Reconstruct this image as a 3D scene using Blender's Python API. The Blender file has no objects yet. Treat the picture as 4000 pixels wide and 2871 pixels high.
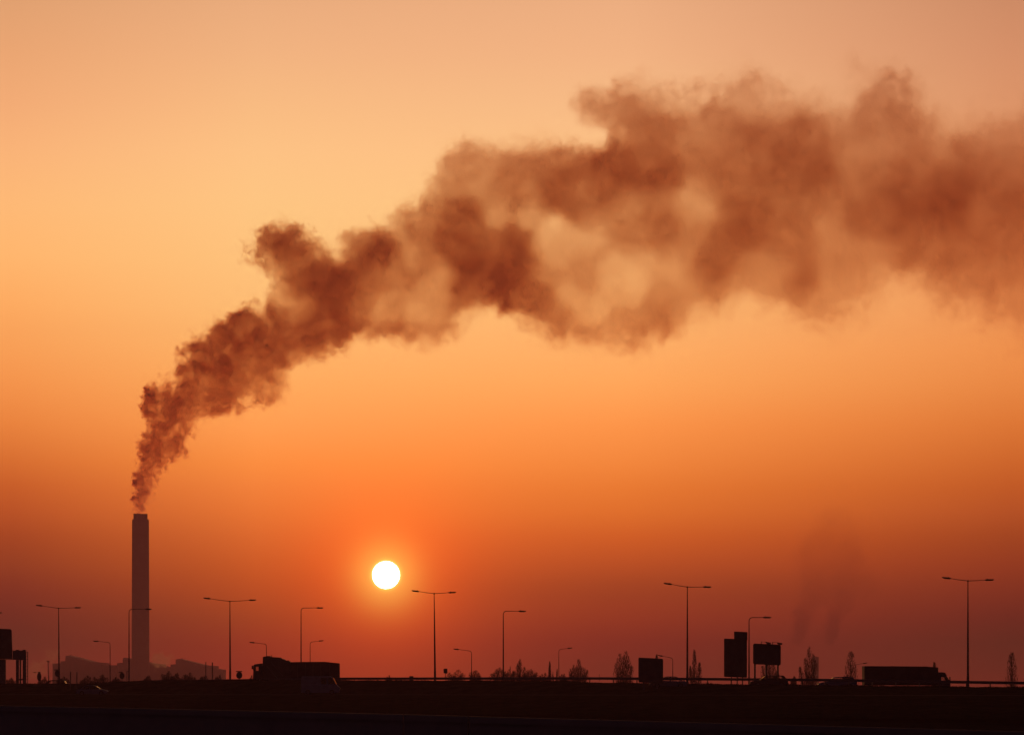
import bpy, math, random
import numpy as np
from mathutils import Vector
R = math.radians
sc = bpy.context.scene
col = sc.collection
F = 11951.0            # focal length in photograph pixels (hfov ~19 deg)
CAMZ = 2.0
HY = 2700.0            # photograph row of the true horizon

def W(px, py, d):      # a photographed direction at a chosen real distance -> metres
    return Vector(((px - 2000.0) / F * d, d, CAMZ + (HY - py) / F * d))

# ------------------------------------------------------------------ camera
cam = bpy.data.cameras.new('camera'); camo = bpy.data.objects.new('camera', cam)
col.objects.link(camo); sc.camera = camo
camo.location = (0, 0, CAMZ); camo.rotation_euler = (R(90), 0, 0)
cam.sensor_width = 36; cam.lens = F / 4000 * 36
cam.shift_y = (HY - 1435.5) / 4000
cam.clip_start = 0.5; cam.clip_end = 30000

# ------------------------------------------------------------------ sun + sky
SAZ, SEL = math.atan((1508 - 2000) / F), math.atan((HY - 2245) / math.hypot(F, 492))
sund = Vector((math.sin(SAZ) * math.cos(SEL), math.cos(SAZ) * math.cos(SEL), math.sin(SEL)))
sl = bpy.data.lights.new('sun', 'SUN'); sl.energy = 0.5; sl.angle = R(0.53); sl.color = (1.0, 0.36, 0.12)
so = bpy.data.objects.new('sun', sl); col.objects.link(so)
so.rotation_euler = sund.to_track_quat('Z', 'Y').to_euler()

def lin(c):
    c = c / 255.0
    return c / 12.92 if c < 0.04045 else ((c + 0.055) / 1.055) ** 2.4
SKYY = [2705, 2600, 2500, 2400, 2300, 2200, 2100, 2000, 1900, 1800, 1650, 1500, 1350, 1200, 1000, 800, 600, 400, 200, 0]
SKYX = [50, 1000, 2450, 3950]
SKYC = {
 50: [(116,45,30),(112,43,28),(108,42,27),(116,46,28),(131,53,30),(148,62,33),(166,71,36),(184,82,40),(199,94,43),(215,110,50),(233,131,63),(244,147,76),(249,160,88),(253,170,97),(255,182,110),(254,185,118),(250,180,120),(243,172,118),(235,166,115),(227,160,112)],
 1000: [(140,52,29),(144,53,29),(152,58,30),(166,68,32),(186,78,35),(204,90,40),(219,103,46),(232,116,52),(243,129,59),(251,142,66),(255,158,82),(255,170,94),(255,180,106),(255,188,116),(255,194,124),(255,197,130),(254,194,132),(249,187,130),(242,179,128),(236,172,125)],
 2450: [(118,45,29),(121,46,29),(130,50,30),(147,57,32),(160,66,34),(184,79,38),(206,93,40),(222,109,45),(233,122,52),(243,135,62),(253,150,75),(255,165,90),(255,175,103),(255,184,114),(255,191,124),(255,195,131),(254,193,134),(248,187,134),(243,179,131),(238,173,128)],
 3950: [(108,43,28),(104,41,27),(100,40,27),(112,44,28),(129,51,30),(146,59,32),(161,69,34),(178,80,38),(192,90,40),(205,102,45),(221,119,55),(232,135,68),(239,146,79),(240,152,88),(238,155,95),(234,156,101),(228,154,105),(222,150,106),(215,145,105),(207,139,102)],
}
# what the thin haze in front of the sky takes and adds (measured once from test renders)
SKYFIX = [[[-0.098,-0.0893,-0.1091],[-0.1189,-0.1201,-0.1265],[-0.1696,-0.1537,-0.1454],[-0.121,-0.0919,-0.1366],[-0.0771,-0.0264,-0.1055],[-0.0002,-0.0101,-0.0511],[0.0603,-0.0033,-0.0329],[0.1852,0.0237,-0.015],[0.2711,0.0479,-0.0134],[0.3788,0.0929,-0.005],[0.5235,0.1663,0.0124],[0.6026,0.2296,0.0349],[0.6377,0.2832,0.0567],[0.6364,0.3103,0.0734],[0.559,0.3158,0.0934],[0.4833,0.2859,0.0978],[0.4111,0.2343,0.0905],[0.3364,0.1843,0.0762],[0.2724,0.1546,0.0638],[0.2097,0.1355,0.0596]],[[-0.0563,-0.0275,-0.1297],[-0.1213,-0.0339,-0.1332],[-0.1073,-0.0307,-0.1084],[-0.0707,-0.0141,-0.0799],[0.0363,0.0003,-0.0389],[0.1371,0.0258,-0.0159],[0.2492,0.059,-0.0098],[0.3854,0.1048,-0.0027],[0.4907,0.1479,0.007],[0.5898,0.1996,0.0141],[0.6707,0.2744,0.0493],[0.6658,0.334,0.0741],[0.6703,0.3848,0.1056],[0.618,0.3964,0.1251],[0.5365,0.3667,0.1274],[0.4728,0.3326,0.1254],[0.422,0.2844,0.1161],[0.3532,0.229,0.0977],[0.2965,0.1854,0.0862],[0.2349,0.1565,0.0756]],[[-0.0997,-0.061,-0.0812],[-0.1244,-0.0715,-0.091],[-0.0897,-0.032,-0.1075],[-0.0126,-0.0196,-0.0719],[0.008,-0.0092,-0.0427],[0.1651,0.0155,-0.0167],[0.292,0.042,-0.0164],[0.4111,0.0955,-0.0095],[0.4861,0.1278,-0.0035],[0.5716,0.1762,0.0111],[0.6653,0.2337,0.0311],[0.6885,0.3153,0.0662],[0.6856,0.3562,0.0959],[0.6266,0.3775,0.1187],[0.542,0.3517,0.1281],[0.4839,0.3283,0.1312],[0.4263,0.2783,0.1197],[0.3542,0.2311,0.1086],[0.3025,0.1857,0.0904],[0.2497,0.1649,0.0842]],[[-0.0871,-0.0329,-0.0621],[-0.1186,-0.0759,-0.0758],[-0.3182,-0.1493,-0.1076],[-0.0991,-0.0955,-0.0871],[-0.0374,-0.0189,-0.0522],[0.0279,-0.0101,-0.0305],[0.0793,0.0035,-0.0215],[0.1964,0.0298,-0.011],[0.2629,0.0467,-0.0124],[0.3445,0.0787,-0.0069],[0.4565,0.1313,0.0051],[0.5422,0.1897,0.0256],[0.5967,0.2293,0.0427],[0.5542,0.2363,0.0594],[0.4587,0.2076,0.0623],[0.3805,0.1838,0.0643],[0.3119,0.1584,0.0641],[0.2582,0.13,0.0584],[0.2136,0.1093,0.0522],[0.1738,0.0962,0.0451]]]

wd = bpy.data.worlds.new('World'); sc.world = wd; wd.use_nodes = True
nt = wd.node_tree; N = nt.nodes; L = nt.links; N.clear()
def nd(t, **k):
    n = N.new(t)
    for a, b in k.items(): setattr(n, a, b)
    return n
def mth(op, a, b=None, c=None, clamp=False):
    n = nd('ShaderNodeMath', operation=op); n.use_clamp = clamp
    for i, v in enumerate((a, b, c)):
        if v is None: continue
        if isinstance(v, (int, float)): n.inputs[i].default_value = v
        else: L.new(v, n.inputs[i])
    return n.outputs[0]
def mapr(v, a, b, c=0.0, d=1.0, interp='LINEAR'):
    n = nd('ShaderNodeMapRange', interpolation_type=interp)
    L.new(v, n.inputs[0])
    for i, x in enumerate((a, b, c, d)): n.inputs[i + 1].default_value = x
    return n.outputs[0]
def mixc(f, a, b, bt='MIX'):
    n = nd('ShaderNodeMix', data_type='RGBA', blend_type=bt)
    for i, v in ((0, f), (6, a), (7, b)):
        if isinstance(v, (int, float)): n.inputs[i].default_value = v
        elif isinstance(v, tuple): n.inputs[i].default_value = (*v, 1)
        else: L.new(v, n.inputs[i])
    return n.outputs[2]
tc = nd('ShaderNodeTexCoord'); sp = nd('ShaderNodeSeparateXYZ'); L.new(tc.outputs['Generated'], sp.inputs[0])
X, Y, Z = sp.outputs
hz = mth('SQRT', mth('ADD', mth('MULTIPLY', X, X), mth('MULTIPLY', Y, Y)))
tanel = mth('DIVIDE', Z, mth('MAXIMUM', hz, 1e-4))
az = mth('ARCTAN2', X, Y)
ramps = []
for xi, x in enumerate(SKYX):
    r = nd('ShaderNodeValToRGB'); cr = r.color_ramp
    vals = []
    for yi, y in enumerate(SKYY):
        t = (HY - y) / math.hypot(F, x - 2000)
        c = [lin(v) for v in SKYC[x][yi]]
        if SKYFIX: c = [max(0.0, c[k] + SKYFIX[xi][yi][k]) for k in range(3)]
        vals.append((max(0.0, t) / 1.0, c))
    last = vals[-1][1]
    zen = (0.03, 0.018, 0.024)
    for pos, m in ((0.27, .7), (0.34, .35), (0.45, .12), (0.8, 0.0)):
        vals.append((pos, [last[k] * m + zen[k] * (1 - m) for k in range(3)]))
    while len(cr.elements) < len(vals): cr.elements.new(0.5)
    for e, (p, c) in zip(cr.elements, vals): e.position = p
    for e, (p, c) in zip(cr.elements, vals): e.color = (*c, 1)
    L.new(tanel, r.inputs[0]); ramps.append(r.outputs[0])
azs = [math.atan((x - 2000) / F) for x in SKYX]
c = ramps[0]
for i in range(1, 4): c = mixc(mapr(az, azs[i - 1], azs[i]), c, ramps[i])
# sunset sector fades into the dusky rest of the sky
side = mapr(mth('ABSOLUTE', mth('SUBTRACT', az, SAZ)), R(13), R(32), 0, 1, 'SMOOTHSTEP')
sky = nd('ShaderNodeTexSky', sky_type='NISHITA'); sky.sun_disc = False
sky.sun_elevation = SEL; sky.sun_rotation = SAZ; sky.dust_density = 4.0; sky.air_density = 1.5
dusk = mixc(1.0, sky.outputs[0], (0.022, 0.014, 0.03), 'MULTIPLY')
c = mixc(side, c, dusk)
# sun disc and aureole, by real angle from the sun
dt = nd('ShaderNodeVectorMath', operation='DISTANCE'); L.new(tc.outputs['Generated'], dt.inputs[0]); dt.inputs[1].default_value = sund
ang = mth('MULTIPLY', dt.outputs['Value'], 180 / math.pi)      # degrees (small angles)
def glow(cl, amp, off, width, p=1.0):
    u = mth('MAXIMUM', mth('DIVIDE', mth('SUBTRACT', ang, off), width), 0.0)
    e = mth('EXPONENT', mth('MULTIPLY', mth('POWER', u, p), -1.0))
    e = mth('MULTIPLY', e, amp)
    return mixc(1.0, cl, e, 'MULTIPLY')
def addc(a, b): return mixc(1.0, a, b, 'ADD')
c = addc(c, glow((1.0, 0.09, 0.0), 1.2, 0.20, 1.15, 1.1))
c = addc(c, glow((0.2, 1.0, 0.18), 0.45, 0.27, 0.38, 1.5))
c = addc(c, glow((0.8, 1.0, 0.18), 1.0, 0.254, 0.03, 1.0))
disc = mapr(ang, 0.250, 0.262, 1, 0, 'SMOOTHSTEP')
c = addc(c, mixc(1.0, (14.0, 13.0, 10.0), disc, 'MULTIPLY'))
bg = nd('ShaderNodeBackground'); L.new(c, bg.inputs[0]); bg.inputs[1].default_value = 1.0
wo = nd('ShaderNodeOutputWorld'); L.new(bg.outputs[0], wo.inputs[0])

vs = sc.view_settings; vs.view_transform = 'Standard'; vs.look = 'None'; vs.exposure = 0; vs.gamma = 1
cy = sc.cycles
cy.max_bounces = 4; cy.diffuse_bounces = 2; cy.glossy_bounces = 2; cy.transmission_bounces = 4
cy.transparent_max_bounces = 12; cy.volume_bounces = 0; cy.volume_step_rate = 1.0; cy.volume_max_steps = 512
cy.use_denoising = True
cy.pixel_filter_type = 'BLACKMAN_HARRIS'; cy.filter_width = 1.5

# ------------------------------------------------------------------ tagging and mesh helpers
def tag(o, label=None, cat=None, group=None, kind=None):
    if label: o['label'] = label
    if cat: o['category'] = cat
    if group: o['group'] = group
    if kind: o['kind'] = kind
    return o
def empty(name, loc, label, cat, group=None, rz=0.0):
    o = bpy.data.objects.new(name, None); col.objects.link(o); o.location = loc; o.rotation_euler = (0, 0, rz)
    o.empty_display_size = 0.5
    return tag(o, label, cat, group)

class MB:
    def __init__(s): s.v = []; s.f = []
    def box(s, x0, x1, y0, y1, z0, z1):
        b = len(s.v)
        s.v += [(x0,y0,z0),(x1,y0,z0),(x1,y1,z0),(x0,y1,z0),(x0,y0,z1),(x1,y0,z1),(x1,y1,z1),(x0,y1,z1)]
        s.f += [tuple(b+i for i in q) for q in ((0,3,2,1),(4,5,6,7),(0,1,5,4),(1,2,6,5),(2,3,7,6),(3,0,4,7))]
        return s
    def prism(s, poly, y0, y1):            # polygon in x,z extruded along y
        b = len(s.v); n = len(poly)
        s.v += [(x, y0, z) for x, z in poly] + [(x, y1, z) for x, z in poly]
        s.f += [tuple(b+i for i in range(n)), tuple(b+n+i for i in reversed(range(n)))]
        s.f += [(b+i, b+n+i, b+n+(i+1)%n, b+(i+1)%n) for i in range(n)]
        return s
    def tube(s, pts, rads, n=8, cap=True):
        pts = [Vector(p) for p in pts]; b = len(s.v)
        if isinstance(rads, (int, float)): rads = [rads] * len(pts)
        for i, p in enumerate(pts):
            t = (pts[min(i+1, len(pts)-1)] - pts[max(i-1, 0)]).normalized()
            u = t.cross(Vector((0, 1, 0.013)));
            if u.length < 1e-3: u = t.cross(Vector((1, 0, 0)))
            u.normalize(); w = t.cross(u)
            for k in range(n):
                a = 2*math.pi*k/n
                s.v.append(tuple(p + (u*math.cos(a) + w*math.sin(a)) * rads[i]))
        for i in range(len(pts)-1):
            for k in range(n):
                s.f.append((b+i*n+k, b+i*n+(k+1)%n, b+(i+1)*n+(k+1)%n, b+(i+1)*n+k))
        if cap:
            s.f.append(tuple(b+k for k in reversed(range(n))))
            s.f.append(tuple(b+(len(pts)-1)*n+k for k in range(n)))
        return s
    def twig(s, a, bb, r):                 # three-sided spike
        a = Vector(a); bb = Vector(bb); t = (bb-a)
        if t.length < 1e-5: return s
        t.normalize(); u = t.cross(Vector((0.3, 1, 0.1))).normalized(); w = t.cross(u); b = len(s.v)
        for k in range(3):
            q = 2*math.pi*k/3
            s.v.append(tuple(a + (u*math.cos(q)+w*math.sin(q))*r))
        s.v.append(tuple(bb))
        s.f += [(b, b+1, b+3), (b+1, b+2, b+3), (b+2, b, b+3)]
        return s
    def build(s, name, m, parent=None, loc=None, smooth=False, bevel=0):
        me = bpy.data.meshes.new(name); me.from_pydata(s.v, [], s.f); me.update()
        if smooth:
            me.polygons.foreach_set('use_smooth', [True]*len(me.polygons))
        if m: me.materials.append(m)
        o = bpy.data.objects.new(name, me); col.objects.link(o)
        if parent: o.parent = parent
        if loc: o.location = loc
        if bevel:
            bm = o.modifiers.new('soft', 'BEVEL'); bm.width = bevel; bm.segments = 2; bm.limit_method = 'ANGLE'
        return o

def mat(name, a, b, rough=0.6, metal=0.0, scale=3.0, bump=0.0, spec=0.5, detail=5):
    m = bpy.data.materials.new(name); m.use_nodes = True; t = m.node_tree
    p = t.nodes['Principled BSDF']; p.inputs['Roughness'].default_value = rough; p.inputs['Metallic'].default_value = metal
    p.inputs['Specular IOR Level'].default_value = spec
    tx = t.nodes.new('ShaderNodeTexCoord'); n = t.nodes.new('ShaderNodeTexNoise'); n.inputs['Scale'].default_value = scale
    n.inputs['Detail'].default_value = detail; t.links.new(tx.outputs['Object'], n.inputs['Vector'])
    r = t.nodes.new('ShaderNodeValToRGB'); r.color_ramp.elements[0].position = .35; r.color_ramp.elements[1].position = .68
    r.color_ramp.elements[0].color = (*a, 1); r.color_ramp.elements[1].color = (*b, 1)
    t.links.new(n.outputs['Fac'], r.inputs[0]); t.links.new(r.outputs[0], p.inputs['Base Color'])
    rr = t.nodes.new('ShaderNodeMapRange'); t.links.new(n.outputs['Fac'], rr.inputs[0])
    rr.inputs[3].default_value = max(0, rough-.12); rr.inputs[4].default_value = min(1, rough+.12); t.links.new(rr.outputs[0], p.inputs['Roughness'])
    if bump:
        bp = t.nodes.new('ShaderNodeBump'); bp.inputs['Strength'].default_value = bump; t.links.new(n.outputs['Fac'], bp.inputs['Height']); t.links.new(bp.outputs[0], p.inputs['Normal'])
    return m
M = {
 'grass': mat('dark_grass', (.022,.026,.012), (.055,.055,.028), .95, 0, .6, .6, 0, 8),
 'field': mat('winter_field', (.03,.028,.018), (.06,.05,.032), .95, 0, .05, .3, 0, 8),
 'asphalt': mat('asphalt', (.035,.035,.037), (.06,.06,.062), .95, 0, 2, .2, .02),
 'conc': mat('weathered_concrete', (.13,.12,.115), (.22,.205,.19), .9, 0, .35, .2, .2, 8),
 'parapet': mat('stained_parapet_brick', (.55,.36,.3), (.65,.43,.36), .95, 0, 1.2, .2, .02, 8),
 'stack': mat('stack_concrete', (.14,.125,.12), (.19,.175,.165), .95, 0, .08, .1, .1, 8),
 'clad': mat('hall_cladding', (.12,.11,.12), (.17,.155,.16), .9, 0, .06, .1, .1, 6),
 'galv': mat('galvanised_steel', (.13,.13,.135), (.2,.2,.205), .65, .3, 4, .1, .3),
 'pole': mat('painted_pole_steel', (.1,.1,.1), (.15,.15,.15), .7, .2, 3, .05, .3),
 'lamp': mat('lamp_housing', (.09,.09,.09), (.13,.13,.13), .6, 0, 6, .05, .4),
 'lens': mat('lamp_lens', (.2,.19,.16), (.28,.26,.22), .4, 0, 6, .05, .4),
 'signback': mat('sign_back_aluminium', (.07,.07,.075), (.11,.11,.115), .8, .1, 1.2, .05, .2),
 'white': mat('white_van_paint', (.27,.27,.3), (.34,.34,.37), .8, 0, 1.5, .02, .5),
 'paleblue': mat('pale_blue_car_paint', (.13,.15,.22), (.17,.19,.27), .6, 0, 1.5, .02, .5),
 'darkcar': mat('dark_car_paint', (.03,.03,.035), (.05,.05,.055), .75, 0, 1.5, .02, .5),
 'lorry': mat('grimy_lorry_paint', (.06,.055,.05), (.11,.1,.09), .6, 0, .8, .05, .4),
 'tarp': mat('dark_tarpaulin', (.035,.035,.04), (.06,.06,.065), .8, 0, .8, .15, .2),
 'rubber': mat('tyre_rubber', (.015,.015,.015), (.03,.03,.03), .9, 0, 8, .1, .2),
 'rim': mat('wheel_steel', (.15,.15,.15), (.22,.22,.22), .5, .6, 8, .05, .4),
 'bark': mat('bare_bark', (.045,.035,.028), (.08,.062,.05), .95, 0, 4, .2, .1),
 'twig': mat('bare_twigs', (.05,.038,.03), (.09,.068,.052), .95, 0, 1, 0, .1),
}
g = bpy.data.materials.new('vehicle_glass'); g.use_nodes = True; t = g.node_tree; t.nodes.clear()
o_ = t.nodes.new('ShaderNodeOutputMaterial'); tr = t.nodes.new('ShaderNodeBsdfTransparent'); tr.inputs[0].default_value = (.88,.9,.9,1)
gl = t.nodes.new('ShaderNodeBsdfGlossy'); gl.inputs['Roughness'].default_value = .05; gl.inputs['Color'].default_value = (.35, .35, .35, 1); fr = t.nodes.new('ShaderNodeFresnel'); fr.inputs[0].default_value = 1.45
nz = t.nodes.new('ShaderNodeTexNoise'); nz.inputs['Scale'].default_value = 3
mr = t.nodes.new('ShaderNodeMapRange'); mr.inputs[3].default_value = .04; mr.inputs[4].default_value = .1
t.links.new(nz.outputs[0], mr.inputs[0]); t.links.new(mr.outputs[0], gl.inputs['Roughness'])
mx = t.nodes.new('ShaderNodeMixShader'); t.links.new(fr.outputs[0], mx.inputs[0]); t.links.new(tr.outputs[0], mx.inputs[1]); t.links.new(gl.outputs[0], mx.inputs[2]); t.links.new(mx.outputs[0], o_.inputs[0])
M['glass'] = g
def ip(x, tab): return float(np.interp(x, [a for a, b in tab], [b for a, b in tab]))

# ------------------------------------------------------------------ ground, embankment, road
DT = [(-1500,480),(0,445),(450,432),(900,420),(1350,402),(2300,372),(3250,345),(4000,328),(5500,300)]
CT = [(-1500,2671),(0,2671),(350,2670),(450,2662),(560,2658),(900,2655),(1350,2656),(1700,2658),(2200,2660),(2330,2666),(2800,2672),(3300,2677),(4000,2685),(5500,2700)]
RT = [(600,2655.5),(900,2652),(1000,2650),(1350,2645),(2300,2643.5),(2800,2646.5),(3250,2650),(3700,2657),(4000,2661),(5500,2679)]
def crest_z(px):
    d = ip(px, DT); return CAMZ + (HY - ip(px, CT)) / F * (d - 8)
def road_z(px): return crest_z(px) - 0.6

gb = MB(); xs = np.linspace(-6000, 6000, 61); ys = np.concatenate([np.linspace(-400, 600, 41), np.linspace(800, 6000, 27)])
rnd = random.Random(3)
for y in ys:
    for x in xs:
        gb.v.append((x, y, -0.15 + rnd.uniform(-.12, .12)))
nx = len(xs)
for j in range(len(ys)-1):
    for i in range(nx-1):
        a = j*nx+i; gb.f.append((a, a+1, a+nx+1, a+nx))
tag(gb.build('ground', M['field'], smooth=True), kind='structure')

eb = MB(); rb = MB()
offs = [(-115,0),(-95,.25),(-70,.7),(-50,1.45),(-42,1.58),(-34,1.6),(-24,1.62),(-20,1.7)]
pxs = np.arange(-1500, 5501, 12.5)
rows = []
for px in pxs:
    d = ip(px, DT); zc = crest_z(px); c_ = []
    prof = [(o, z) for o, z in offs] + [(-14, .45*1.7+.55*zc), (-10, zc-.25), (-8, zc), (-5, zc), (-3, zc-.3), (-1.5, zc-.62)]
    for o, z in prof:
        j = 0.0 if o > -4 or o < -100 else rnd.uniform(-.05, .05)
        if o in (-42, -34, -24): j = 0
        dd = d + o; c_.append(((px-2000)/F*dd, dd, z + j))
    for o, z in ((30, zc-.75), (36, zc-.9), (70, -.8)):
        dd = d + o; c_.append(((px-2000)/F*dd, dd, z))
    rows.append(c_)
nr = len(rows[0])
for c_ in rows: eb.v += c_
for i in range(len(rows)-1):
    for k in range(nr-1):
        a = i*nr+k; eb.f.append((a, a+nr, a+nr+1, a+1))
tag(eb.build('embankment', M['grass'], smooth=True), kind='structure')
def strip(name, o0, o1, zf, m):
    b = MB()
    for px in pxs:
        d = ip(px, DT)
        for o in (o0, o1):
            dd = d+o; b.v.append(((px-2000)/F*dd, dd, zf(px, o)))
    for i in range(len(pxs)-1):
        a = 2*i; b.f.append((a, a+2, a+3, a+1))
    return tag(b.build(name, m), kind='structure')
strip('motorway', -1.0, 29, lambda px, o: crest_z(px)-.62-(o+1.5)/31.5*.13+.012, M['asphalt'])
strip('slip_road', -41.5, -25, lambda px, o: 1.58+(o+42)/18*.04+.03, M['asphalt'])

# scrubby grass growing along the embankment crest
gr = MB(); rnd = random.Random(11)
for _ in range(9000):
    px = rnd.uniform(-300, 4400); d = ip(px, DT); o = rnd.choice((-8.4, -7.5, -6.5, -5.4)) + rnd.uniform(-.5, .5)
    dense = .5+.5*math.sin(px*.021)+.4*math.sin(px*.057+1)
    h = rnd.uniform(.06, .16) * (0.6 + max(0, dense))
    dd = d+o; x = (px-2000)/F*dd; z = crest_z(px)-.04
    gr.twig((x, dd, z), (x+rnd.uniform(-.12, .12), dd+rnd.uniform(-.1, .1), z+h), rnd.uniform(.02, .05))
tag(gr.build('grass', M['grass']), 'dark rough grass fringing the crest of the motorway embankment', 'grass', kind='stuff')

# ------------------------------------------------------------------ guard rail
gr0 = W(600, 2655.5, ip(600, DT)); base = Vector((gr0.x, gr0.y, 0))
rail = empty('guard_rail', base, 'long steel guard rail running along the motorway edge behind the grass crest', 'guard rail')
bb = MB(); prof = [(-.02,-.155),(.03,-.11),(-.03,-.04),(-.03,.04),(.03,.11),(-.02,.155)]
rp = [px for px in np.arange(600, 5001, 25)]
for px in rp:
    d = ip(px, DT); p = W(px, ip(px, RT), d) - base
    for (a, b_) in prof: bb.v.append((p.x, p.y - a, p.z - .155 + b_))
    for (a, b_) in reversed(prof): bb.v.append((p.x, p.y - a + .012, p.z - .155 + b_))
n = 12
for i in range(len(rp)-1):
    for k in range(n):
        bb.f.append((i*n+k, i*n+(k+1)%n, (i+1)*n+(k+1)%n, (i+1)*n+k))
bb.build('rail_beam', M['galv'], rail)
for k, px in enumerate(np.arange(648, 4700, 92.0)):
    d = ip(px, DT)+.1; p = W(px, ip(px, RT), d) - base
    MB().box(-.06, .06, -.05, .09, -1.1, -.03).build('post', M['galv'], rail, loc=(p.x, p.y+.06, p.z))

# ------------------------------------------------------------------ street lamps
def head_mesh(L_, s=1):                    # luminaire, root at origin, pointing +x*s
    b = MB(); k = L_/1.0
    xs_ = [0, .08, .2, .34, .5, .75, .93, 1.0]; hh = [.035, .06, .085, .095, .075, .065, .05, .02]; ww = [.05, .09, .13, .15, .15, .14, .11, .05]
    m = 8
    for x, h, w in zip(xs_, hh, ww):
        for q in range(m):
            a = 2*math.pi*q/m
            b.v.append((x*k*s, math.cos(a)*w, math.sin(a)*h - (h*.25 if math.sin(a) < 0 else 0)))
    for i in range(len(xs_)-1):
        for q in range(m):
            f = (i*m+q, i*m+(q+1)%m, (i+1)*m+(q+1)%m, (i+1)*m+q); b.f.append(f if s > 0 else f[::-1])
    b.f.append(tuple(range(m))); b.f.append(tuple((len(xs_)-1)*m+q for q in range(m)))
    b.box(min(.26*k*s, .32*k*s), max(.26*k*s, .32*k*s), -.025, .025, .08, .15)
    return b
def put_head(root, end, inner, L_):
    dv = Vector(inner) - Vector(end); s = -1 if dv.x > 0 else 1
    ang_ = math.atan2((Vector(end)-Vector(inner)).z, abs((Vector(end)-Vector(inner)).x))
    st = Vector(end) - (Vector(end)-Vector(inner)).normalized()*L_
    h = head_mesh(L_, s).build('lamp_head', M['lamp'], root, smooth=True); h.location = st
    h.rotation_euler = (0, -ang_*s, 0)
    ln = MB().box(min(.42*L_*s, .9*L_*s), max(.42*L_*s, .9*L_*s), -.09, .09, -.115, -.085).build('lens', M['lens'], h)
    return h
def collar_and_pole(root, H, r0, r1, top, bend=None):
    b = MB(); b.tube([(0,0,0),(0,0,1.6),(0,0,1.62),(0,0,H*.55),(0,0,top)], [r0*1.12, r0*1.05, r0*.92, (r0+r1)*.5, r1], 10)
    b.box(-r0*.5, r0*.5, -r0*1.14, -r0*.9, .5, 1.2)
    return b.build('pole', M['pole'], root, smooth=False)
def twin_lamp(bx, tx, ty, lx, ly, rx, ry, d, zb, label):
    p = W(bx, HY, d); root = empty('street_lamp', (p.x, d, zb), label, 'street lamp', 'tall twin-arm street lamps along the motorway')
    T_ = W(tx, ty, d) - root.location; lean = T_.x
    o = collar_and_pole(root, T_.z, .135, .045, T_.z); o.rotation_euler = (0, math.atan2(lean, T_.z), 0)
    MB().tube([T_+Vector((0,0,-.12)), T_+Vector((0,0,.08))], .075, 8).build('bracket', M['pole'], root)
    for (ex, ey, s) in ((lx, ly, -1), (rx, ry, 1)):
        E_ = W(ex, ey, d) - root.location
        dirv = (E_-T_); Lh = 1.05
        a = T_.lerp(E_, 0.02); e = E_ - dirv.normalized()*(Lh*.9)
        mid = a.lerp(e, .5) + Vector((0,0,-.02))
        MB().tube([a, mid, e], [.042, .036, .03], 8).build('arm', M['pole'], root, smooth=True)
        put_head(root, E_, T_, Lh)
    return root
twin_lamp(231, 229, 2375, 140, 2362, 317, 2372, 455, road_z(229)+.3, 'twin-arm street lamp left of the smoking chimney, rising in front of the plant')
twin_lamp(899, 898, 2348, 794, 2334, 1001, 2342, 423, road_z(898)+.3, 'twin-arm street lamp between the chimney and the left lorry')
twin_lamp(1699.5, 1696, 2317.5, 1607, 2305.5, 1782, 2312, 396, road_z(1697)+.3, 'twin-arm street lamp directly right of the setting sun')
twin_lamp(2685, 2685, 2292, 2592, 2276, 2779, 2291.5, 366, road_z(2685)+.3, 'twin-arm street lamp beside the plain square sign, left of the tall stepped sign')
twin_lamp(3781, 3781, 2268, 3679, 2254, 3883, 2263, 340, road_z(3781)+.3, 'twin-arm street lamp right of the box lorry, the tallest in view')

def single_lamp(bx, ty, ex, ey, d, zb, label, group, Lh=1.0, r0=.11, slope=0.0):
    """one-armed lamp: pole bending smoothly into a horizontal (or slightly rising) arm"""
    p = W(bx, HY, d); root = empty('street_lamp', (p.x, d, zb), label, 'street lamp', group)
    E_ = W(ex, ey, d) - root.location; zt = W(bx, ty, d).z - zb
    s = 1 if E_.x > 0 else -1; rb_ = .42
    b = MB(); b.tube([(0,0,0),(0,0,1.4),(0,0,1.42),(0,0,zt*.5),(0,0,zt-rb_-.02)], [r0*1.12, r0*1.06, r0*.9, r0*.72, r0*.46], 10)
    b.build('pole', M['pole'], root)
    pts = [(0, 0, zt-rb_)]
    for k in range(1, 7):
        a = k/6*math.pi/2*.96
        pts.append((s*rb_*(1-math.cos(a)), 0, zt-rb_+rb_*math.sin(a)))
    end = E_ - (E_-Vector(pts[-1])).normalized()*(Lh*.92); pts.append(tuple(end))
    MB().tube(pts, [r0*.46]*6+[r0*.4, r0*.3], 8).build('arm', M['pole'], root, smooth=True)
    put_head(root, E_, pts[-2], Lh)
    return root
GS = 'single-arm street lamps pointing right'; GL = 'low street lamps on the far slip road pointing left'; GRR = 'low street lamps on the far slip road pointing right'
single_lamp(-82, 2393, 8, 2392, 455, 1.6, 'single-arm lamp whose head pokes in at the left frame edge above the overhead sign', GS)
single_lamp(504, 2379, 593, 2378, 440, 1.6, 'single-arm lamp whose head crosses in front of the smoking chimney', GS)
single_lamp(1176, 2374, 1263, 2373, 436, 1.6, 'single-arm lamp standing behind the middle of the left lorry', GS)
single_lamp(1966, 2386, 2055, 2386.5, 393, 1.6, 'single-arm lamp rising beside the bushy clump, right of the sun', GS)
single_lamp(2926, 2411, 3013, 2410.5, 362, 1.2, 'single-arm lamp between the tall stepped sign and the floodlit sign', GS)
single_lamp(430, 2508, 364, 2502, 520, 0, 'low left-pointing lamp in front of the plant, just left of the chimney', GL, .95, .1)
single_lamp(1041, 2514, 974, 2507, 515, 0, 'low left-pointing lamp behind the cab end of the left lorry', GL, .95, .1)
single_lamp(1842, 2541, 1771, 2533, 500, 0, 'low left-pointing lamp behind the small square sign', GL, .95, .1)
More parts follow.
